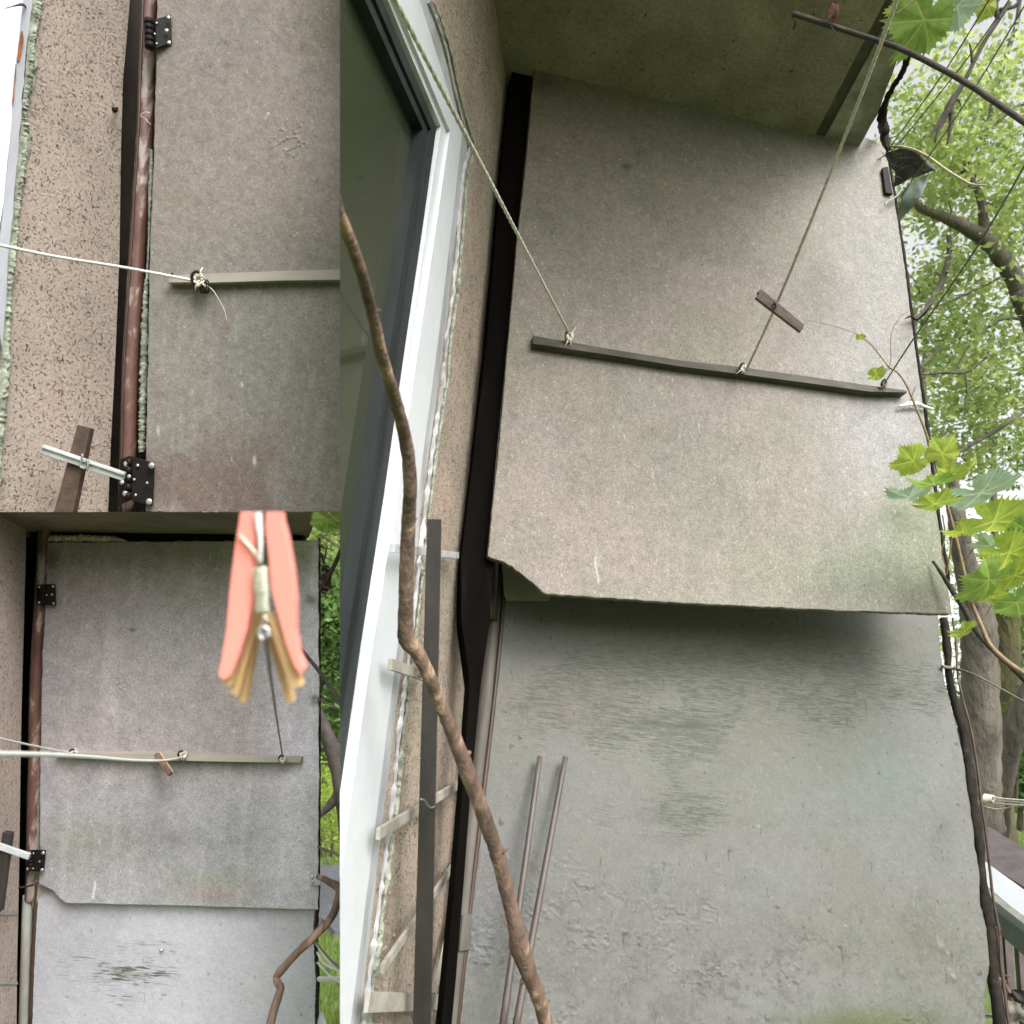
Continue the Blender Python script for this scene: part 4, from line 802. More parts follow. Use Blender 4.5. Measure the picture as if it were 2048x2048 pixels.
crown('crown', t1, [vol(1900, 210, D, 150, 90, .9, 1.1), vol(1960, 330, D, 180, 110, .9, 1.5), vol(1850, 330, D, 70, 120, .5, .8), vol(1900, 560, D+.4, 120, 110, .9, 1.2), vol(2000, 700, D+.5, 150, 90, .9, 1.0), vol(1900, 780, D+.5, 110, 110, .9, 1.3), vol(2010, 860, D+.5, 120, 100, .9, 1.2), vol(2050, 450, D+.3, 60, 120, .7, .5), vol(2200, 300, D, 300, 300, 1.2, 2.0), vol(1990, 140, D, 120, 60, .7, .35)], 10000, .036, M['leafA'], 5, 14, .13)
crown('shaded_foliage', t1, [vol(1900, 260, D+1.0, 150, 130, .4, 1), vol(1960, 420, D+1.0, 160, 130, .4, 1), vol(1900, 660, D+1.2, 120, 160, .4, 1.2), vol(1980, 860, D+1.2, 130, 120, .4, 1.1)], 3600, .036, M['leafB'], 8, 24, .10)  # inner leaves: crown shade put in as a deeper green
dk = thing('broken_branch', P(1905, 240, 4.0), 'dark broken branch end with forked stubs hanging among the leaves at the upper right', 'branch')
for pts in (((2020, 5, 8), (2010, 20, 9), (1990, 50, 8), (1965, 90, 8), (1945, 130, 8), (1925, 170, 9), (1908, 195, 12), (1898, 215, 15), (1886, 240, 10), (1876, 262, 7), (1870, 285, 3)), ((1900, 205, 12), (1903, 230, 11), (1900, 260, 9), (1895, 288, 3)), ((1890, 225, 9), (1872, 255, 6), (1858, 275, 2)), ((1905, 205, 7), (1916, 200, 5), (1922, 212, 2)), ((1945, 125, 7), (1942, 100, 5), (1938, 85, 2)), ((1998, 40, 9), (1990, 12, 12), (2000, -10, 8)), ((2000, 20, 8), (2030, 12, 8), (2045, -5, 5))):
    limb('branch', [(x, y, 4.0, w) for x, y, w in pts], dk, 'twig', n=24, rough=.15, sides=7)
t2 = thing('leaning_tree', ghit(1985, 1640), 'thick leaning mossy tree trunk rising to the right edge of the photo above the lawn', 'tree')
D2 = 7.6
limb('trunk', [(1975, 1680, D2, 70), (1992, 1600, D2, 56), (2010, 1520, D2, 48), (2035, 1450, D2, 46), (2075, 1360, D2, 42), (2130, 1260, D2, 40)], t2, n=50)
M['moss'] = pm('mossy_bark', (.085, .085, .025), (.05, .04, .025), 7, .95, 1, (1, 1, .3), bs=22, bd=.03)
t3 = thing('mossy_tree', ghit(1960, 1600), 'yellow-mossed old trunk standing between the grey tree and the leaning trunk', 'tree')
limb('trunk', [(1975, 1690, 8.2, 110), (1975, 1600, 8.2, 90), (1985, 1480, 8.2, 80), (1998, 1400, 8.2, 70), (2010, 1320, 8.2, 56), (2020, 1200, 8.2, 40)], t3, 'moss', n=50, rough=.05)
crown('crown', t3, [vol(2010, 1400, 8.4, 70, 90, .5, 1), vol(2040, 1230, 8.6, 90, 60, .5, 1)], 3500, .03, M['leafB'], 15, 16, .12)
# trees further back
def back_tree(lab, x, ybase, d, h_px, w_px, mat, n, seed, size=.05, trunk_w=24, cy=None):
    p = P(x, ybase, d); t = thing('garden_tree', (p[0], p[1], float(gz(p[0], p[1]))), lab, 'tree', 'trees beyond the lawn')
    limb('trunk', [(x, ybase, d, trunk_w), (x+4, ybase-h_px*.3, d, trunk_w*.8), (x-3, ybase-h_px*.6, d, trunk_w*.5), (x+6, ybase-h_px*.85, d, trunk_w*.2)], t, n=24)
    k = []
    rr = random.Random(seed)
    for q in range(7): k.append(vol(x+rr.uniform(-.4, .4)*w_px, ybase-h_px*rr.uniform(.35, .95), d+rr.uniform(-.5, .5), w_px*rr.uniform(.3, .5), h_px*rr.uniform(.14, .24), 1.2, 1))
    crown('crown', t, k, n, size, mat, seed, 20, .22); return t
back_tree('light green bushy tree behind the vine leaves at the right edge of the photo', 2050, 1560, 13, 480, 300, M['leafA'], 3000, 21)
back_tree('darker green tree showing behind the crooked limbs at middle right of the photo', 1990, 1500, 17, 900, 380, M['leafB'], 2400, 22, .07)
back_tree('broad dark shrub just above the lawn at the right edge of the photo', 2075, 1640, 16, 420, 200, M['leafB'], 7000, 37, .06, 8)
back_tree('dense low green shrub behind the leaning trunk at the right edge of the photo', 2030, 1625, 12, 330, 110, M['leafB'], 6000, 31, .05, 8)
back_tree('loose pale green tree filling the gap between board edge and crooked limb', 1850, 1520, 15, 1150, 330, M['leafA'], 2400, 23, .06)
back_tree('deep green tree filling the narrow gap right of bottom-left view', 652, 1700, 14, 520, 190, M['leafB'], 15000, 24, .06)
back_tree('fresh green tree behind the lawn in the gap of bottom-left view', 690, 1705, 20, 760, 260, M['leafA'], 14000, 25, .085)
back_tree('small bright yellow-green shrub at the lawn edge in bottom-left view', 662, 1712, 10, 150, 60, M['vineA'], 3000, 26, .03, 6)
back_tree('tall pale crown high behind bottom-left view, seen only at its upper right gap', 650, 1600, 24, 900, 330, M['leafA'], 14000, 27, .10)
sh = thing('garden_shrub', ghit(2040, 1640), 'low rounded green bush between leaning trunk and right edge of the photo', 'bush')
crown('foliage', sh, [vol(2045, 1575, 13, 60, 55, .6, 1), vol(2010, 1560, 13.5, 50, 70, .6, 1), vol(2080, 1540, 13, 60, 80, .6, 1)], 6000, .05, M['leafB'], 44, 16, .12)
limb('stem', [(2040, 1660, 13, 14), (2042, 1600, 13, 10), (2046, 1550, 13, 5)], sh, n=8)
bt_ = thing('leaning_tree', ghit(680, 1740), 'dark leaning tree limb crossing the narrow green gap right of bottom-left view', 'tree')
limb('trunk', [(700, 1700, 8, 40), (690, 1600, 8, 38), (672, 1520, 8, 32), (652, 1465, 8, 28), (634, 1425, 8, 24), (610, 1380, 8, 20)], bt_, 'twig', n=30)
limb('limb', [(690, 1560, 8, 22), (668, 1600, 8, 20), (645, 1625, 8, 14), (620, 1640, 8, 10)], bt_, 'twig')
# ================================================================== SET T : close view of wall, pipe and hinges (top-left view)
DT = 1.30
T0 = Plane(P(1024, 1024, DT), NF); TW = camplane((245, 0, 1.345), (235, 1024, 1.345), (0, 512, 1.14))
def wpoly(pl, pts, off=0.): return [pl.at(x, y, off) for x, y in pts]
def col_T(U, V, px, py):
    t = fbm(U, V, 9, 1); C = mixc(np.broadcast_to(np.array([.275, .245, .215]), px.shape+(3,)), (.30, .27, .25), sst(.35, .65, t))
    C = mixc(C, (.275, .265, .25), sst(380, 620, py+60*(fbm(U, V, 6, 3)-.5))*.9)
    C = mixc(C, (.19, .14, .12), sst(.40, .62, fbm(U, V, 11, 6))*sst(800, 960, py)*.75)
    C = mixc(C, (.27, .255, .29), G(px, py, 430, 90, 120, 80)*.4+G(px, py, 360, 260, 40, 60)*.3)
    C = mixc(C, (.23, .24, .235), G(px, py, 520, 700, 80, 200)*.35)
    C = mixc(C, (.21, .17, .14), G(px, py, 680, 60, 60, 90)*.4)
    for x, y, sx, sy, a in ((604, 94, 12, 9, -50), (450, 85, 6, 5, 0), (422, 132, 10, 4, 0), (456, 130, 10, 4, 0), (456, 655, 8, 12, 0), (430, 585, 6, 3, 0)): C = mixc(C, (.15, .12, .085) if y < 500 else (.24, .17, .13), G(px, py, x, y, sx, sy, a)*.7)
    for x, y, sx, sy in ((509, 921, 3.5, 10), (316, 862, 3, 9), (484, 770, 3, 5), (537, 227, 3, 2), (535, 227, 2, 2)): C = mixc(C, (.58, .58, .52), G(px, py, x, y, sx, sy))
    C = mixc(C, (.05, .05, .05), G(px, py, 535, 610, 1.6, 1.6))
    st = sst(.58, .78, vn(U, V*.14, 110, 6)); C = C*(1+.10*st[..., None]*sst(500, 600, py)[..., None])
    return C*(.80+.40*fbm(U, V, 100, 7))[..., None]*np.array([.64, .61, .59])
def h_T(U, V, px, py):
    h = (fbm(U, V, 5, 2)-.5)*.004+(fbm(U, V, 160, 5)-.5)*.0006
    a = (px-583)/40; b = (py-275)/40; r = np.exp(-(a*a+b*b)*.9); f = fbm(a, b, 2.0, 4, 3)
    h += r*np.exp(-((f-.5)/.03)**2)*.0020+G(px, py, 484, 300, 16, 8)*np.exp(-((f-.45)/.03)**2)*.001
    return h
sheet('board', T0, [(314, -60), (314, 0), (312, 160), (305, 400), (300, 512), (297, 640), (295, 780), (291, 910), (292, 1024)], [(760, -60), (760, 1024)],
      [(314, -60), (760, -60)], [(292, 1024), (760, 1024)], 0, .012, 330, 700, col_T, h_T, sheet_mat('cement_board_close', 420, .4, .22),
      'grey-brown cement board filling the right half of top-left view', 'board')
wt = thing('stucco_wall', P(120, 900, DT), 'tan pitted stucco wall between white window edge and brown pipe in top-left view', 'wall')
edge_r = [(262, -60), (260, 0), (246, 160), (242, 300), (239, 512), (231, 709), (222, 880), (216, 1024)]
bm = bmesh.new(); add_prism(bm, wpoly(TW, [(-90, -60)]+edge_r+[(-90, 1024)]), back=[P(x, y, 1.42) for x, y in [(-110, -60)]+edge_r+[(-110, 1024)]])
finish('render_coat', bm, M['stucco_tl'], wt)
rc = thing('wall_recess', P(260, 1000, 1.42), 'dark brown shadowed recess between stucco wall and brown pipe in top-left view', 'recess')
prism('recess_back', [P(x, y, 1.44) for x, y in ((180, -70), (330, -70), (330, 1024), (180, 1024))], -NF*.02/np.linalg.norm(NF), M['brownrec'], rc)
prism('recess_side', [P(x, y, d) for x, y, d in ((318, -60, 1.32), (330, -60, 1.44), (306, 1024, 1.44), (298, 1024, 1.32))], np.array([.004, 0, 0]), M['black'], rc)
pt = thing('brown_pipe', P(258, 1024, 1.33), 'brown pipe with flaking paint carrying two black hinges in top-left view', 'pipe')
pcl = [(300, -60), (299, 0), (295, 110), (290, 256), (281, 400), (274, 512), (268, 610), (262, 709), (258, 820), (256, 910), (254, 970), (253, 1060)]
tube('pipe', [P(x, y, 1.335) for x, y in pcl], [15.5*pxl(1.335)]*len(pcl), M['pipe'], pt, 18, n=90, rough=.012, clip=CLIP_T)
tube('side_rib', [P(x-13, y, 1.322) for x, y in pcl], [3*pxl(1.3)]*len(pcl), M['pipe_dark'], pt, 6, n=60, rough=.1, clip=CLIP_T)
tube('thread', [P(x, y, 1.305) for x, y in ((301, 226), (290, 224), (281, 232), (289, 236), (302, 250))], .0005, M['rope'], pt, 5, n=16)
fm = thing('foam_line', P(293, 900, 1.33), 'thin pale green foam line squeezed out between brown pipe and board in top-left view', 'sealant')
fp = [(303, 300), (301, 380), (299, 440), (296, 520), (291, 600), (289, 680), (287, 760), (285, 840), (284, 905)]
tube('foam', [P(x, y, 1.325) for x, y in fp], [w*pxl(1.32) for w in (3, 4, 2.5, 2, 5, 7, 7, 7, 6)], M['mint'], fm, 8, n=220, rough=.4)
wv = thing('window_edge', TW.at(20, 460, .004), 'bluish-white window board with chipped grey edge at the left border of top-left view', 'window')
bm = bmesh.new(); add_prism(bm, wpoly(TW, [(-90, -60), (48, -60), (46, 0), (40, 62), (34, 115), (27, 190), (22, 260), (15, 320), (7, 405), (-4, 470), (-90, 520)], .006), -TW.N*.004); finish('board', bm, M['whiteblue'], wv)
def jagstrip(name, A_, B_, off, mat, parent, n=80, j=2., th=.006):
    a = smooth_path(np.array(A_, float), n); b = smooth_path(np.array(B_, float), n)
    a[:, 0] += (fbm(np.arange(n)*.35, np.zeros(n), 1, 2, 3)-.5)*j*3*0; b[:, 0] += (fbm(np.arange(n)*.3, np.zeros(n)+5, 1, 4, 3)-.5)*j*4
    bm = bmesh.new(); A3 = [bm.verts.new(Vector(TW.at(x, y, off))) for x, y in a]; B3 = [bm.verts.new(Vector(TW.at(x, y, off))) for x, y in b]
    A4 = [bm.verts.new(Vector(TW.at(x, y, off-th))) for x, y in a]; B4 = [bm.verts.new(Vector(TW.at(x, y, off-th))) for x, y in b]
    for i in range(n-1):
        bm.faces.new((A3[i], B3[i], B3[i+1], A3[i+1])); bm.faces.new((B3[i], B4[i], B4[i+1], B3[i+1])); bm.faces.new((A4[i], A3[i], A3[i+1], A4[i+1]))
    return finish(name, bm, mat, parent)
M['greyblue'] = pm('grey_blue_strip', (.40, .41, .46), (.30, .31, .34), 16, .5, .4, (1, 1, .3), c3=(.50, .51, .56))
M['rustchip'] = pm('rust_chip', (.32, .10, .03), (.12, .04, .015), 50, .8, .6)
jagstrip('edge_strip', [(44, -60), (46, 0), (38, 80), (32, 140), (22, 255), (10, 380), (0, 470), (-14, 600)], [(64, -60), (64, 0), (56, 80), (48, 150), (40, 255), (28, 400), (18, 500), (6, 700)], .010, M['greyblue'], wv, j=1.4)
jagstrip('rust_chip', [(42, 62), (37, 90), (33, 120)], [(46, 62), (47, 90), (38, 122)], .0125, M['rustchip'], wv, 12, 1)
jagstrip('rust_chip', [(31, 128), (28, 165), (24, 205)], [(33, 128), (31, 165), (27, 205)], .0125, M['rustchip'], wv, 12, 1)
s2 = thing('sealant_bead', TW.at(40, 900, .004), 'lumpy mint green sealant bead between grey window strip and tan stucco in top-left view', 'sealant')
jagstrip('bead', [(60, -60), (62, 0), (54, 100), (46, 200), (36, 300), (26, 420), (12, 520), (4, 700), (-6, 800), (-20, 1024)], [(86, -60), (86, 0), (74, 80), (70, 150), (56, 220), (58, 300), (42, 400), (32, 480), (26, 560), (20, 700), (14, 820), (4, 900), (-2, 1000)], .006, M['mint'], s2, 160, 3.5)
bp_pts = [(84, -20), (80, 30), (70, 80), (66, 130), (62, 170), (52, 215), (56, 260), (52, 320), (44, 380), (38, 430), (34, 480), (28, 530), (22, 600), (18, 680), (14, 780), (6, 860), (-4, 960)]
PQ = smooth_path(np.array([[*TW.at(x-4, y, .006), .0035] for x, y in bp_pts]), 240); PQ[:, 3] *= .6+rng.random(240)*.9
bm = bmesh.new(); add_tube(bm, PQ[:, :3], PQ[:, 3], 7, .3); finish('bead_ridge', bm, M['mint'], s2, smooth=False)
def hinge(lab, left, right, d0, knx, holes, screws, turn=.006, grp='black hinges on the brown pipe'):
    h = thing('hinge', P(*right[3]), lab, 'hinge')
    dn = -NF/np.linalg.norm(NF)
    bm = bmesh.new(); add_prism(bm, [P(*q) for q in right], dn*.0022); finish('leaf_plate', bm, M['hinge'], h, bevel=.0005)
    bm = bmesh.new(); add_prism(bm, [P(*q) for q in left], dn*.0022); finish('leaf_plate', bm, M['hinge'], h, bevel=.0005)
    (x0, y0, x1, y1, r) = knx; n = 5
    for k in range(n):
        a = (k+.06)/n; b = (k+.94)/n
        tube('knuckle', [P(x0+(x1-x0)*a, y0+(y1-y0)*a, d0-.004), P(x0+(x1-x0)*b, y0+(y1-y0)*b, d0-.004)], r*pxl(d0), M['hinge'], h, 14)
    for x, y, r, hd in screws:
        c = P(x, y, d0-.003+hd); bm = bmesh.new()
        bmesh.ops.create_uvsphere(bm, u_segments=12, v_segments=7, radius=r*pxl(d0), matrix=Matrix.Translation(Vector(c)) @ Vector(NF).to_track_quat('Z', 'Y').to_matrix().to_4x4() @ Matrix.Diagonal((1, 1, .45, 1)))
        finish('screw', bm, M['screw'], h, smooth=True)
    return h
hinge('upper black hinge, partly turned edge-on, on the brown pipe of top-left view', [(288, 39, 1.31), (310, 39, 1.290), (313, 97, 1.290), (289, 95, 1.31)],
      [(311, 38, 1.288), (341, 29, 1.296), (343, 85, 1.296), (311, 97, 1.288)], 1.29, (298, 38, 300, 97, 9), 0, [(337, 35, 4, 0), (333, 61, 4, 0), (338, 85, 4, 0), (313, 46, 2.4, 0), (309, 68, 2.2, 0), (313, 87, 2.2, 0), (294, 43, 3.5, -.004), (295, 88, 4, -.004)])
hinge('lower black hinge with bright screws on the brown pipe of top-left view', [(241, 919, 1.30), (260, 911, 1.284), (259, 1001, 1.284), (236, 1012, 1.30)],
      [(259, 911, 1.282), (309, 926, 1.292), (305, 1012, 1.292), (259, 1000, 1.282)], 1.285, (258, 916, 256, 1000, 6.5), 0, [(303, 931, 6.5, 0), (298, 1003, 6.5, 0), (275, 931, 3.4, 0), (253, 928, 6, -.004), (294, 966, 2.8, 0), (268, 959, 2.6, 0), (271, 990, 2.6, 0), (251, 987, 6, -.004), (244, 965, 4.5, 0), (258, 953, 4, -.005)])
b2 = thing('batten', T0.at(500, 560, .01), 'pale grey batten running right from the knotted cord across the board in top-left view', 'batten')
bm = bmesh.new(); add_prism(bm, [T0.at(x, y, .015) for x, y in ((337, 551), (420, 547), (560, 542), (680, 539), (752, 537), (752, 559), (560, 561), (420, 565), (337, 565))], -T0.N*.016); finish('strip', bm, M['batten'], b2, bevel=.001)
tube('nail', [T0.at(344, 547, .02), T0.at(344, 553, .012)], .0016, M['rust'], b2, 8); tube('nail', [T0.at(390, 549, .026), T0.at(390, 555, .012)], .003, M['rust'], b2, 8)
c4 = cord('white cord crossing the brown pipe to the knotted batten in top-left view', [P(-40, 482, 1.0), P(110, 513, 1.12), P(260, 537, 1.24), T0.at(392, 562, .024)], .0022, M['rope_w'], ply=False)
knot(T0, 398, 560, .026, 0.0109, c4, M['rope'], M['rust'], ((.5, -1.8), (-.5, 1.5), (1.2, 1.2)))
bm = bmesh.new()
for k in range(3): add_tube(bm, [T0.at(404+k*5+4*math.cos(a), 573+13*math.sin(a), .022+.006*math.cos(a)) for a in np.linspace(0, 6.2, 12)], .0013, 6)
finish('binding_wire', bm, M['rust'], c4, smooth=True)
tube('loose_end', [T0.at(x, y, .018) for x, y in ((406, 566), (425, 580), (437, 598), (448, 618), (454, 640))], [.0013, .001, .0006, .0005, .0003], M['rope'], c4, 5, n=20)
x1 = thing('trellis_cross', TW.at(130, 1024, .03), 'brown wooden bar crossed by a galvanised slat, lower left of top-left view', 'trellis')
dX = 1.17
bm = bmesh.new(); add_bar(bm, P(172, 854, dX), P(128, 1040, dX), 26*pxl(dX), .012, NF, 38*pxl(dX)); finish('upright', bm, M['brownwood'], x1, clip=CLIP_T)
bar('slat', P(84, 897, dX-.012), P(249, 953, dX-.012), 18*pxl(dX), .004, NF, M['alu'], x1); bar('slat_rib', P(84, 893, dX-.016), P(249, 949, dX-.016), 4*pxl(dX), .004, NF, M['alu'], x1)
tube('wire_tie', [P(x, y, dX-.02) for x, y in ((165, 908), (163, 920), (160, 932), (170, 937), (176, 930), (174, 918))], .0015, M['wire'], x1, 6, n=18)
tube('rusty_nail', [TW.at(234, 215, -.004), TW.at(232, 218, .018), TW.at(229, 220, .022)], [.002, .0022, .0045], M['rust'], sides=9, n=8, tagv=('small rusty nail in the stucco left of the pipe in top-left view', 'nail'))
tube('dry_twig', [TW.at(10, 17, .03), TW.at(28, 12, .03), TW.at(44, 9, .02), TW.at(52, 14, .01)], [.0005, .001, .002, .001], M['twig'], sides=6, n=14, tagv=('dark broken twig stub at the top left corner of the photo', 'twig'))

# ================================================================== SET L : whole partition with blurred pegs (bottom-left view)
KL = .80                                    # this set stands closer; its measures are written for 1.72 m
_P0, _p0 = P, pxl
P = lambda x, y, d: _P0(x, y, d*KL)
pxl = lambda d: _p0(d*KL)
DL = 1.72
Q0 = Plane(P(1024, 1024, DL), NF); Q1 = Plane(P(1024, 1024, DL+.022), NF); dn = -NF/np.linalg.norm(NF)
def col_L1(U, V, px, py):
    t = fbm(U, V, 5, 1); C = mixc(np.broadcast_to(np.array([.232, .220, .225]), px.shape+(3,)), (.255, .235, .24), sst(.35, .65, t))
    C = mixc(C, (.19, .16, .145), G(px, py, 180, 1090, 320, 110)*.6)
    C = mixc(C, (.56, .55, .63), sst(480, 640, px)*.9)  # side light painted in: colour lightens towards the right edge
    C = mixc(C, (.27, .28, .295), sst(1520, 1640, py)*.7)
    C = mixc(C, (.17, .17, .175), G(px, py, 300, 1680, 200, 50)*.6*sst(.3, .6, fbm(U, V, 8, 3)))
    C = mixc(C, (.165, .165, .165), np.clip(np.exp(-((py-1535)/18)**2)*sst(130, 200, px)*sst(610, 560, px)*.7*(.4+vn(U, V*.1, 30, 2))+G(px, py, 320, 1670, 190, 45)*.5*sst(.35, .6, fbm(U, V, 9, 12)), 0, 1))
    C = mixc(C, (.20, .21, .17), G(px, py, 150, 1690, 110, 60)*.5+G(px, py, 420, 1760, 100, 25)*.6)
    C = mixc(C, (.24, .19, .17), G(px, py, 430, 1790, 60, 20)*.6)
    C = mixc(C, (.48, .47, .53), G(px, py, 600, 1700, 60, 160)*.7)  # lower right edge brightened too, as painted light
    C = mixc(C, (.08, .07, .06), G(px, py, 265, 1260, 7, 4)*.9+G(px, py, 104, 1120, 16, 22)*.8+G(px, py, 622, 1199, 12, 12)*.7+G(px, py, 628, 1400, 10, 14)*.6)
    for x, y, sx, sy in ((421, 1117, 3, 6), (432, 1138, 3, 5), (581, 1115, 3, 8), (403, 1314, 3, 8), (468, 1462, 3, 6), (199, 1684, 3, 7)): C = mixc(C, (.45, .46, .45), G(px, py, x, y, sx*.8, sy*.8)*.6)
    C = mixc(C, (.55, .56, .54), np.exp(-((px-188-2*np.sin(py/9.))/1.8)**2)*sst(1760, 1768, py)*sst(1802, 1792, py))
    st = sst(.55, .8, vn(U, V*.10, 60, 6)); C = C*(1+.12*st[..., None])
    return C*(.84+.32*fbm(U, V, 60, 7))[..., None]*np.array([1.03, 1.0, 1.02])
def h_L1(U, V, px, py):
    a = (px-247)/20; b = (py-1362)/20; f = fbm(a, b, 2, 4, 3)
    return (fbm(U, V, 3, 2)-.5)*.004+(fbm(U, V, 90, 5)-.5)*.0006+np.exp(-(a*a+b*b))*np.exp(-((f-.5)/.035)**2)*.0025
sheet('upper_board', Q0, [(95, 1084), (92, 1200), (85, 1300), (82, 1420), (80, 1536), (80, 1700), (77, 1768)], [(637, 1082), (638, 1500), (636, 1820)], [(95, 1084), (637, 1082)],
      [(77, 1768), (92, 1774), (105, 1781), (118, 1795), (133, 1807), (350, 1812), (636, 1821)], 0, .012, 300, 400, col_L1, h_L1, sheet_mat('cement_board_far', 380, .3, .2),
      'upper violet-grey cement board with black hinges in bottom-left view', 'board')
def col_L2(U, V, px, py):
    C = mixc(np.broadcast_to(np.array([.44, .435, .50]), px.shape+(3,)), (.48, .475, .53), sst(.4, .6, fbm(U, V, 4, 3)))
    C = mixc(C, (.31, .315, .32), G(px, py, 150, 1880, 120, 130)*.5); C = mixc(C, (.40, .42, .47), G(px, py, 600, 2020, 90, 90)*.6)
    m = G(px, py, 275, 1950, 60, 14)*.9+G(px, py, 250, 2000, 90, 34)*.5+G(px, py, 150, 1930, 140, 50)*.35+G(px, py, 320, 1900, 160, 60)*.3+.04
    C = mixc(C, (.24, .25, .22), G(px, py, 275, 1952, 60, 14)*.5*sst(.4, .6, fbm(U, V*3, 40, 2)))
    C = mixc(C, (.15, .15, .14), sst(.94, .97, vn(U, V*.5, 140, 11))*.6)
    return C*.86*(.92+.16*fbm(U, V, 60, 7))[..., None], np.clip(1.1*m**1.4*(.1+1.7*fbm(U, V, 14, 5)), 0, .5)
sheet('lower_board', Q1, [(80, 1755), (72, 1800), (66, 1930), (61, 2070)], [(630, 1770), (627, 1860), (632, 1950), (632, 2070)], [(80, 1755), (630, 1770)], [(61, 2070), (632, 2070)], 0, .012, 260, 150, col_L2,
      lambda U, V, px, py: (fbm(U, V, 3, 2)-.5)*.006+(fbm(U, V, 90, 5)-.5)*.0007, M['sheet_fine'], 'lower pale lilac-grey cement board with a scratched patch in bottom-left view', 'board')
scb = bmesh.new(); bmesh.ops.create_uvsphere(scb, u_segments=12, v_segments=8, radius=4*pxl(DL), matrix=Matrix.Translation(Vector(Q1.at(323, 1900, .003)))); finish('wall_screw', scb, M['screw'], smooth=True, tagv=('single bright screw head in the lower board of bottom-left view', 'screw'))
cz = thing('ceiling_slab', P(300, 1024, 1.5), 'brown stained concrete ceiling strip along the top of bottom-left view', 'ceiling')
def ptsP(l): return [P(*q) for q in l]
prism('soffit', ptsP([(-60, 1078, 1.9), (600, 1086, 1.9), (618, 1074, 1.78), (627, 1050, 1.62), (634, 1015, 1.45), (-60, 1015, 1.45)]), P(300, 900, 1.7)-P(300, 1024, 1.7), M['conc_bl'], cz, clip=CLIP_B)
prism('joint', ptsP([(60, 1066, 1.76), (604, 1072, 1.76), (604, 1092, 1.78), (60, 1092, 1.78)]), dn*.03, M['black'], cz)
fo = thing('foam_strip', P(170, 1080, 1.74), 'short strip of cream foam squeezed out above the upper board in bottom-left view', 'sealant')
fq = smooth_path(np.array([[*P(x, y, 1.725), r*pxl(1.72)] for x, y, r in ((97, 1079, 3), (110, 1076, 6), (140, 1077, 6), (170, 1076, 6.5), (200, 1078, 6), (225, 1078, 5), (245, 1081, 3), (256, 1083, 1))]), 160); fq[:, 3] *= .7+rng.random(160)*.5
bm = bmesh.new(); add_tube(bm, fq[:, :3], fq[:, 3], 8, .25); finish('foam', bm, M['foam'], fo)
wl3 = thing('stucco_wall', P(20, 2000, 1.6), 'pinkish speckled stucco wall strip at the left border of bottom-left view', 'wall')
LW = camplane((46, 1060, 1.70), (34, 2060, 1.70), (-60, 1500, 1.40))
we = [(53, 1030), (52, 1090), (47, 1280), (43, 1420), (41, 1536), (38, 1760), (34, 1940), (33, 2070)]
bm = bmesh.new(); add_prism(bm, wpoly(LW, [(-70, 1000)]+we+[(-70, 2070)]), back=[P(x, y, 1.95) for x, y in [(-90, 1000)]+we+[(-90, 2070)]]); finish('render_coat', bm, M['stucco_bl'], wl3, clip=CLIP_B)
for y in (1827, 1966): prism('wall_joint', [LW.at(x, yy, .0015) for x, yy in ((-40, y-2), (36, y-2), (36, y+3), (-40, y+3))], -LW.N*.002, M['pale_pipe'], wl3)
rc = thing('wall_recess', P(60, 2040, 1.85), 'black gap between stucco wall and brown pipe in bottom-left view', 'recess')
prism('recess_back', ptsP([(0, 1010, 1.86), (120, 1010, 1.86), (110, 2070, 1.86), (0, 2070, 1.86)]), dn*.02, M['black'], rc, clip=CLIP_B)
pL = thing('brown_pipe', P(60, 1800, 1.75), 'flaking brown pipe down the left side of the upper board in bottom-left view', 'pipe')
pc = [(89, 1050), (87, 1120), (82, 1200), (76, 1300), (72, 1400), (70, 1536), (67, 1640), (65, 1760), (63, 1800)]
tube('pipe', [P(x, y, 1.745) for x, y in pc], [12*pxl(1.74)]*len(pc), M['pipe'], pL, 14, n=60, rough=.015)
tube('side_rib', [P(x-11, y, 1.735) for x, y in pc], [3*pxl(1.74)]*len(pc), M['pipe_dark'], pL, 6, n=50, rough=.1)
tube('pale_lower_length', [P(x, y, 1.745) for x, y in ((56, 1790), (54, 1830), (52, 1900), (50, 1970), (47, 2070))], [9.5*pxl(1.74)]*5, M['pale_pipe'], pL, 14, n=20)
tube('edge_strip', [P(x, y, 1.74) for x, y in ((74, 1765), (70, 1830), (66, 1900), (63, 1980), (60, 2070))], [4*pxl(1.74)]*5, M['pipe_dark'], pL, 6, n=40, rough=.12)
tube('crumbled_edge', [P(x, y, 1.742) for x, y in ((76, 1500), (76, 1600), (76, 1700), (73, 1780), (70, 1840))], [3*pxl(1.74)]*5, M['slat'], pL, 6, n=120, rough=.5)
prism('mortar_patch', ptsP([(66, 1772, 1.738), (78, 1768, 1.738), (98, 1776, 1.738), (112, 1786, 1.738), (90, 1784, 1.738), (76, 1796, 1.738), (68, 1830, 1.738), (64, 1800, 1.738)]), dn*.01, M['batten'], pL)
tube('bent_nail', [P(36, 1775, 1.70), P(50, 1774, 1.70), P(66, 1770, 1.72)], [.0022, .0018, .0018], M['rust'], pL, 6, n=10)
hinge('upper small black hinge on the pipe in bottom-left view', [(73, 1170, 1.72), (90, 1168, 1.705), (89, 1212, 1.705), (72, 1208, 1.72)], [(88, 1168, 1.703), (110, 1169, 1.708), (111, 1211, 1.708), (88, 1210, 1.703)], 1.703, (86, 1170, 85, 1209, 4.5), 0,
      [(106, 1173, 2.4, 0), (104, 1189, 2.4, 0), (107, 1207, 2.4, 0), (93, 1190, 1.8, 0), (78, 1174, 2.2, -.002), (78, 1205, 2.4, -.002)])
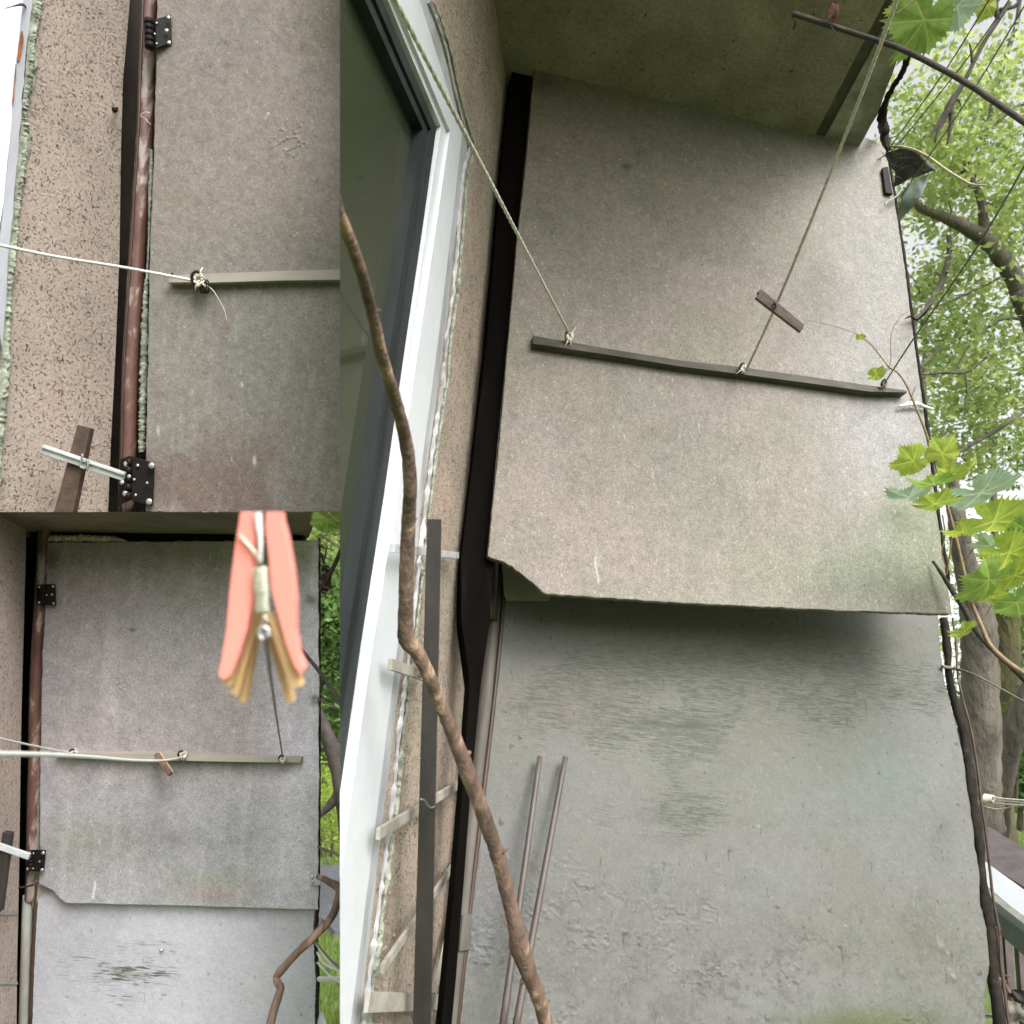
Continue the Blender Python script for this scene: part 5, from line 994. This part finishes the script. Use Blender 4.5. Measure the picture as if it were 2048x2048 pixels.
hinge('lower small black hinge on the pipe in bottom-left view, beside the galvanised slat', [(55, 1702, 1.72), (66, 1700, 1.705), (64, 1742, 1.705), (50, 1742, 1.72)], [(64, 1700, 1.703), (91, 1701, 1.708), (87, 1744, 1.708), (63, 1742, 1.703)], 1.703, (62, 1703, 61, 1741, 4), 0,
      [(86, 1706, 3.4, 0), (84, 1740, 3.4, 0), (66, 1707, 2.2, 0), (79, 1723, 1.8, 0), (59, 1706, 3, -.002), (56, 1738, 3.4, -.002), (66, 1737, 1.8, 0)])
x2 = thing('trellis_cross', P(5, 1800, 1.5), 'dark bar crossed by a galvanised slat at the left border of bottom-left view', 'trellis')
bar('upright', P(17, 1664, 1.5), P(-6, 1820, 1.5), 17*pxl(1.5), .01, NF, M['darkwood'], x2, w1=22*pxl(1.5)); bar('slat', P(-10, 1689, 1.49), P(59, 1713, 1.49), 12*pxl(1.5), .004, NF, M['alu'], x2)
e2 = thing('angle_iron', P(639, 2040, 1.72), 'thin black edging iron down the right side of both boards in bottom-left view', 'edge iron')
tube('edge', [P(x, y, 1.725) for x, y in ((639, 1076), (639, 1300), (639, 1600), (637, 1800), (634, 1830), (632, 1900), (636, 1960), (634, 2010), (634, 2070))], [2.6*pxl(1.72)]*4+[4*pxl(1.72)]*5, M['rust'], e2, 7, n=90, rough=.2)
g2 = thing('edge_bracket', P(630, 1770, 1.7), 'small galvanised bracket at the right edge of the upper board in bottom-left view', 'bracket')
prism('plate', ptsP([(618, 1750, 1.712), (640, 1749, 1.712), (640, 1771, 1.712), (618, 1771, 1.712)]), dn*.003, M['alu'], g2, bevel=.0006)
for x, y in ((624, 1754), (625, 1764)):
    bm = bmesh.new(); bmesh.ops.create_uvsphere(bm, u_segments=10, v_segments=6, radius=3*pxl(1.71), matrix=Matrix.Translation(Vector(P(x, y, 1.711)))); finish('screw', bm, M['screw'], g2, smooth=True)
b3 = thing('batten', Q0.at(400, 1515, .01), 'long pale batten across the upper board in bottom-left view', 'batten')
bm = bmesh.new(); add_prism(bm, [Q0.at(x, y, .014) for x, y in ((112, 1505), (160, 1507), (350, 1509), (480, 1513), (602, 1517), (602, 1525), (480, 1524), (350, 1521), (160, 1517), (112, 1512))], -Q0.N*.015); finish('strip', bm, M['batten'], b3)
k1 = cord('thin cord to the first hook on the batten in bottom-left view', [P(-30, 1470, 1.3), P(60, 1490, 1.5), Q0.at(146, 1507, .02)], .0014, M['rope_w'], ply=False); knot(Q0, 148, 1506, .02, 0.0068, k1, M['rope'], M['rust'], ((.6, -1.2),))
k2 = cord('thick white cord sagging to the middle hook of the batten in bottom-left view', [P(-40, 1508, .62), P(80, 1509, .80), P(180, 1514, 1.05), P(270, 1521, 1.3), P(330, 1521, 1.5), Q0.at(366, 1514, .02)], .0019, M['rope_w'], ply=False); knot(Q0, 366, 1510, .02, 0.0075, k2, M['rope'], M['rust'], ((.2, 1.4),))
k3 = cord('taut dark cord from the peg ring down to the batten in bottom-left view', [P(531, 1270, .42), P(548, 1400, .8), Q0.at(565, 1512, .02)], .0010, M['rope_d'], ply=False); knot(Q0, 566, 1518, .02, 0.0068, k3, M['rope'], M['rust'], ((.2, 1.2), (-.3, -1.0)))
p2 = thing('clothes_peg', P(327, 1530, 1.66), 'small red-brown wooden peg on the thick cord below the batten in bottom-left view', 'clothes peg')
bar('peg_half', P(313, 1508, 1.68), P(341, 1549, 1.66), 8*pxl(1.67), .008, NF, M['bark'], p2); bar('peg_half', P(317, 1506, 1.69), P(343, 1546, 1.68), 6*pxl(1.67), .006, NF, M['pegwood'], p2)
tube('spring', [P(327+2*math.cos(a), 1530+3*math.sin(a), 1.665) for a in np.linspace(0, 12, 30)], .0008, M['wire'], p2, 5)
# near, out-of-focus clothes pegs on the cord
dP = .40/KL
cp = thing('clothes_peg', P(525, 1150, dP), 'coral plastic clothes peg hanging blurred in front of the upper board in bottom-left view', 'clothes peg', 'pegs clipped together on the near cord')
def peghalf(name, pts, d, th, mat, parent, dback=0):
    bm = bmesh.new(); f = [P(x, y, d) for x, y in pts]; add_prism(bm, f, dn*th)
    return finish(name, bm, M[mat], parent, clip=CLIP_B, bevel=.0006)
peghalf('peg_half', [(486, 960), (512, 960), (508, 1080), (505, 1130), (504, 1200), (492, 1262), (474, 1320), (461, 1352), (446, 1362), (436, 1348), (443, 1318), (452, 1262), (460, 1170), (470, 1090), (478, 1040)], dP, .008, 'coral', cp)
peghalf('peg_half', [(532, 960), (556, 960), (563, 1040), (573, 1075), (584, 1140), (590, 1200), (589, 1262), (597, 1310), (608, 1338), (602, 1350), (590, 1338), (572, 1290), (556, 1230), (542, 1180), (538, 1120), (530, 1060)], dP, .008, 'coral', cp)
bm = bmesh.new()
for y0, y1, w in ((1136, 1190, 13), (1192, 1226, 11)):
    q = np.linspace(0, 1, 90); ang = q*math.pi*2*(7 if y0 == 1136 else 4)
    add_tube(bm, [P(520+(y-1136)*.06+w*math.cos(a), y, dP-.004-w*pxl(dP)*math.sin(a)*.6) for y, a in zip(y0+(y1-y0)*q, ang)], 3.4*pxl(dP), 6)
add_tube(bm, [P(x, y, dP-.003) for x, y in ((478, 1068), (492, 1085), (510, 1104), (520, 1125))], 3.5*pxl(dP), 6); add_tube(bm, [P(x, y, dP-.003) for x, y in ((528, 1226), (530, 1236), (537, 1244))], 4*pxl(dP), 6)
finish('spring', bm, M['spring'], cp, smooth=True)
bm = bmesh.new(); add_tube(bm, [P(528+10*math.cos(a), 1266+12*math.sin(a), dP-.005) for a in np.linspace(0, 6.28, 26)], 4*pxl(dP), 8); finish('ring', bm, M['screw'], cp, smooth=True)
tube('near_cord', [P(514, 960, dP-.002), P(517, 1040, dP-.002), P(521, 1080, dP-.002), P(521, 1130, dP-.001)], [8*pxl(dP), 8*pxl(dP), 5*pxl(dP), 2.5*pxl(dP)], M['rope_w'], cp, 8, n=24, clip=CLIP_B)
for k, (d, lst, lab) in enumerate(((dP+.012, (((508, 1210), (458, 1368), 13), ((544, 1225), (600, 1372), 12)), 'first wooden clothes peg behind the coral one, legs splayed widest'),
                                   (dP+.022, (((514, 1225), (472, 1386), 13), ((540, 1240), (603, 1340), 8)), 'middle wooden clothes peg of the blurred bunch behind the coral one'),
                                   (dP+.034, (((517, 1240), (488, 1402), 10), ((539, 1255), (583, 1402), 10)), 'rearmost wooden clothes peg of the blurred bunch, legs hanging lowest'))):
    t = thing('clothes_peg', P(525, 1230, d), lab+' in bottom-left view', 'clothes peg', 'pegs clipped together on the near cord')
    for a, b, w in lst: bar('peg_half', P(*a, d), P(*b, d), w*pxl(d)*1.15, .008, NF, M['pegwood'], t, w1=w*pxl(d)*1.35)
    tube('spring', [P(527+6*math.cos(a), 1222+5*math.sin(a), d+.002+a*.0003) for a in np.linspace(0, 18, 40)], .0008, M['spring'], t, 5)
# right-hand margin of bottom-left view
tube('brown_stick', [P(591, 1285, 1.66), P(640, 1345, 1.5), P(700, 1432, 1.35)], [.0028, .003, .0032], M['twig'], sides=8, n=20, tagv=('thin dark stick slanting out of the right side of bottom-left view', 'stick'))
h2 = thing('edge_hook', P(630, 1398, 1.7), 'small hook with a dark cord at the right board edge of bottom-left view', 'hook')
tube('hook', [P(x, y, 1.705) for x, y in ((626, 1396), (632, 1393), (638, 1399), (634, 1406))], .0022, M['wire'], h2, 6, n=12); tube('cord', [P(636, 1398, 1.70), P(700, 1428, 1.5)], .0015, M['rope_d'], h2, 6)
BL = [(636, 1753, 1.62, 5), (648, 1758, 1.60, 6), (662, 1766, 1.58, 7), (675, 1773, 1.56, 8), (680, 1785, 1.55, 9), (676, 1800, 1.54, 8.5), (668, 1825, 1.52, 8), (655, 1845, 1.5, 8), (640, 1860, 1.49, 8.5), (622, 1880, 1.48, 8.5), (605, 1895, 1.47, 8), (588, 1912, 1.46, 8), (572, 1930, 1.45, 8), (560, 1944, 1.44, 8.5), (553, 1955, 1.44, 7), (556, 1966, 1.43, 7), (561, 1976, 1.43, 8), (556, 1995, 1.42, 8.5), (548, 2020, 1.41, 8.5), (538, 2060, 1.40, 8.5)]
PP = smooth_path(np.array([list(P(x, y, d))+[r*pxl(d)] for x, y, d, r in BL]), 110); PP[:, 3] *= 1+(fbm(np.arange(110)*.15, np.zeros(110), 1, 6)-.5)*.25
bm = bmesh.new(); add_tube(bm, PP[:, :3], PP[:, 3], 12, .04); finish('wooden_branch', bm, M['bark'], smooth=True, tagv=('crooked brown branch bending in from the right in the lower corner of bottom-left view', 'branch'))
tB = thing('twig_bundle', P(645, 1150, 1.72), 'tangle of dry twigs by the right corner of the upper board in bottom-left view', 'twigs')
for k in range(22):
    x0, y0 = 643+random.gauss(0, 4), 1140+random.gauss(0, 28); a = random.uniform(-1.4, 1.4); L = random.uniform(12, 40)
    tube('twig', [P(x0, y0, 1.72), P(x0+L*.5*math.cos(a)+random.gauss(0, 3), y0+L*.5*math.sin(a), 1.71), P(x0+L*math.cos(a), y0+L*math.sin(a), 1.70)], [.0024, .0016, .0007], M['twig_lt'] if k % 2 else M['twig'], tB, 5, n=8)
tube('twig', [P(642, 1180, 1.71), P(664, 1140, 1.70), P(685, 1095, 1.70)], [.003, .004, .004], M['twig'], tB, 6, n=12, rough=.15)
tube('twig', [P(640, 1070, 1.71), P(660, 1082, 1.68), P(700, 1108, 1.6)], [.0016, .002, .002], M['straw'], tB, 6, n=12)
crumple('dry_rag', P(654, 1160, 1.75), .016, .05, M['dry'], tB, seed=5)
vL = thing('grape_vine', P(655, 1040, 1.6), 'bright green vine leaf at the top right corner of bottom-left view', 'vine')
bm_ = place_leaf(vL, 655, 1040, 1.42, 40, -100, 30, 10, 'vineB', 61, clip=CLIP_B); place_leaf(vL, 690, 1015, 1.45, 34, -60, 40, 0, 'vineB', 62, clip=CLIP_B)
tube('stem', [P(650, 1020, 1.41), P(668, 1038, 1.41), P(700, 1055, 1.41)], .0014, M['stem'], vL, 6, n=10, clip=CLIP_B)
wr = thing('tied_rope', P(660, 1950, 1.6), 'bunch of white cords fanning right from the lower board edge in bottom-left view', 'rope')
for a, b, r, mt in (((630, 1883), (700, 1948), .0016, 'rope_d'), ((632, 1886), (700, 1962), .0024, 'rope_w'), ((634, 1925), (700, 1975), .0014, 'rope_w'), ((634, 1905), (664, 1936), .0016, 'rope_w')):
    tube('strand', [P(*a, 1.70), P((a[0]+b[0])/2-3, (a[1]+b[1])/2+5, 1.62), P(*b, 1.5)], r, M[mt], wr, 6, n=14)
bar('white_bar', P(637, 1958, 1.70), P(705, 1959, 1.6), 8*pxl(1.65), .006, NF, M['white'], tagv=('short white bar reaching right below the fanning cords in bottom-left view', 'bar'))
prism('white_sill', ptsP([(632, 2024, 1.76), (644, 2035, 1.70), (655, 2070, 1.6), (634, 2070, 1.7)]), dn*.01, M['white'], tagv=('white corner of a sill right of the lower board in bottom-left view', 'sill'))
th = thing('tied_threads', P(640, 1705, 1.7), 'dry threads and dark cord tied above the galvanised bracket in bottom-left view', 'cord')
tube('cord', [P(636, 1694, 1.71), P(655, 1700, 1.66), P(700, 1722, 1.5)], .0018, M['rope_d'], th, 6, n=12)
for k in range(5): tube('thread', [P(640+k*2, 1696, 1.70), P(648+k*2, 1712+k*4, 1.69), P(652+random.gauss(0, 6), 1728+k*2, 1.69)], .0006, M['straw'], th, 5, n=8)
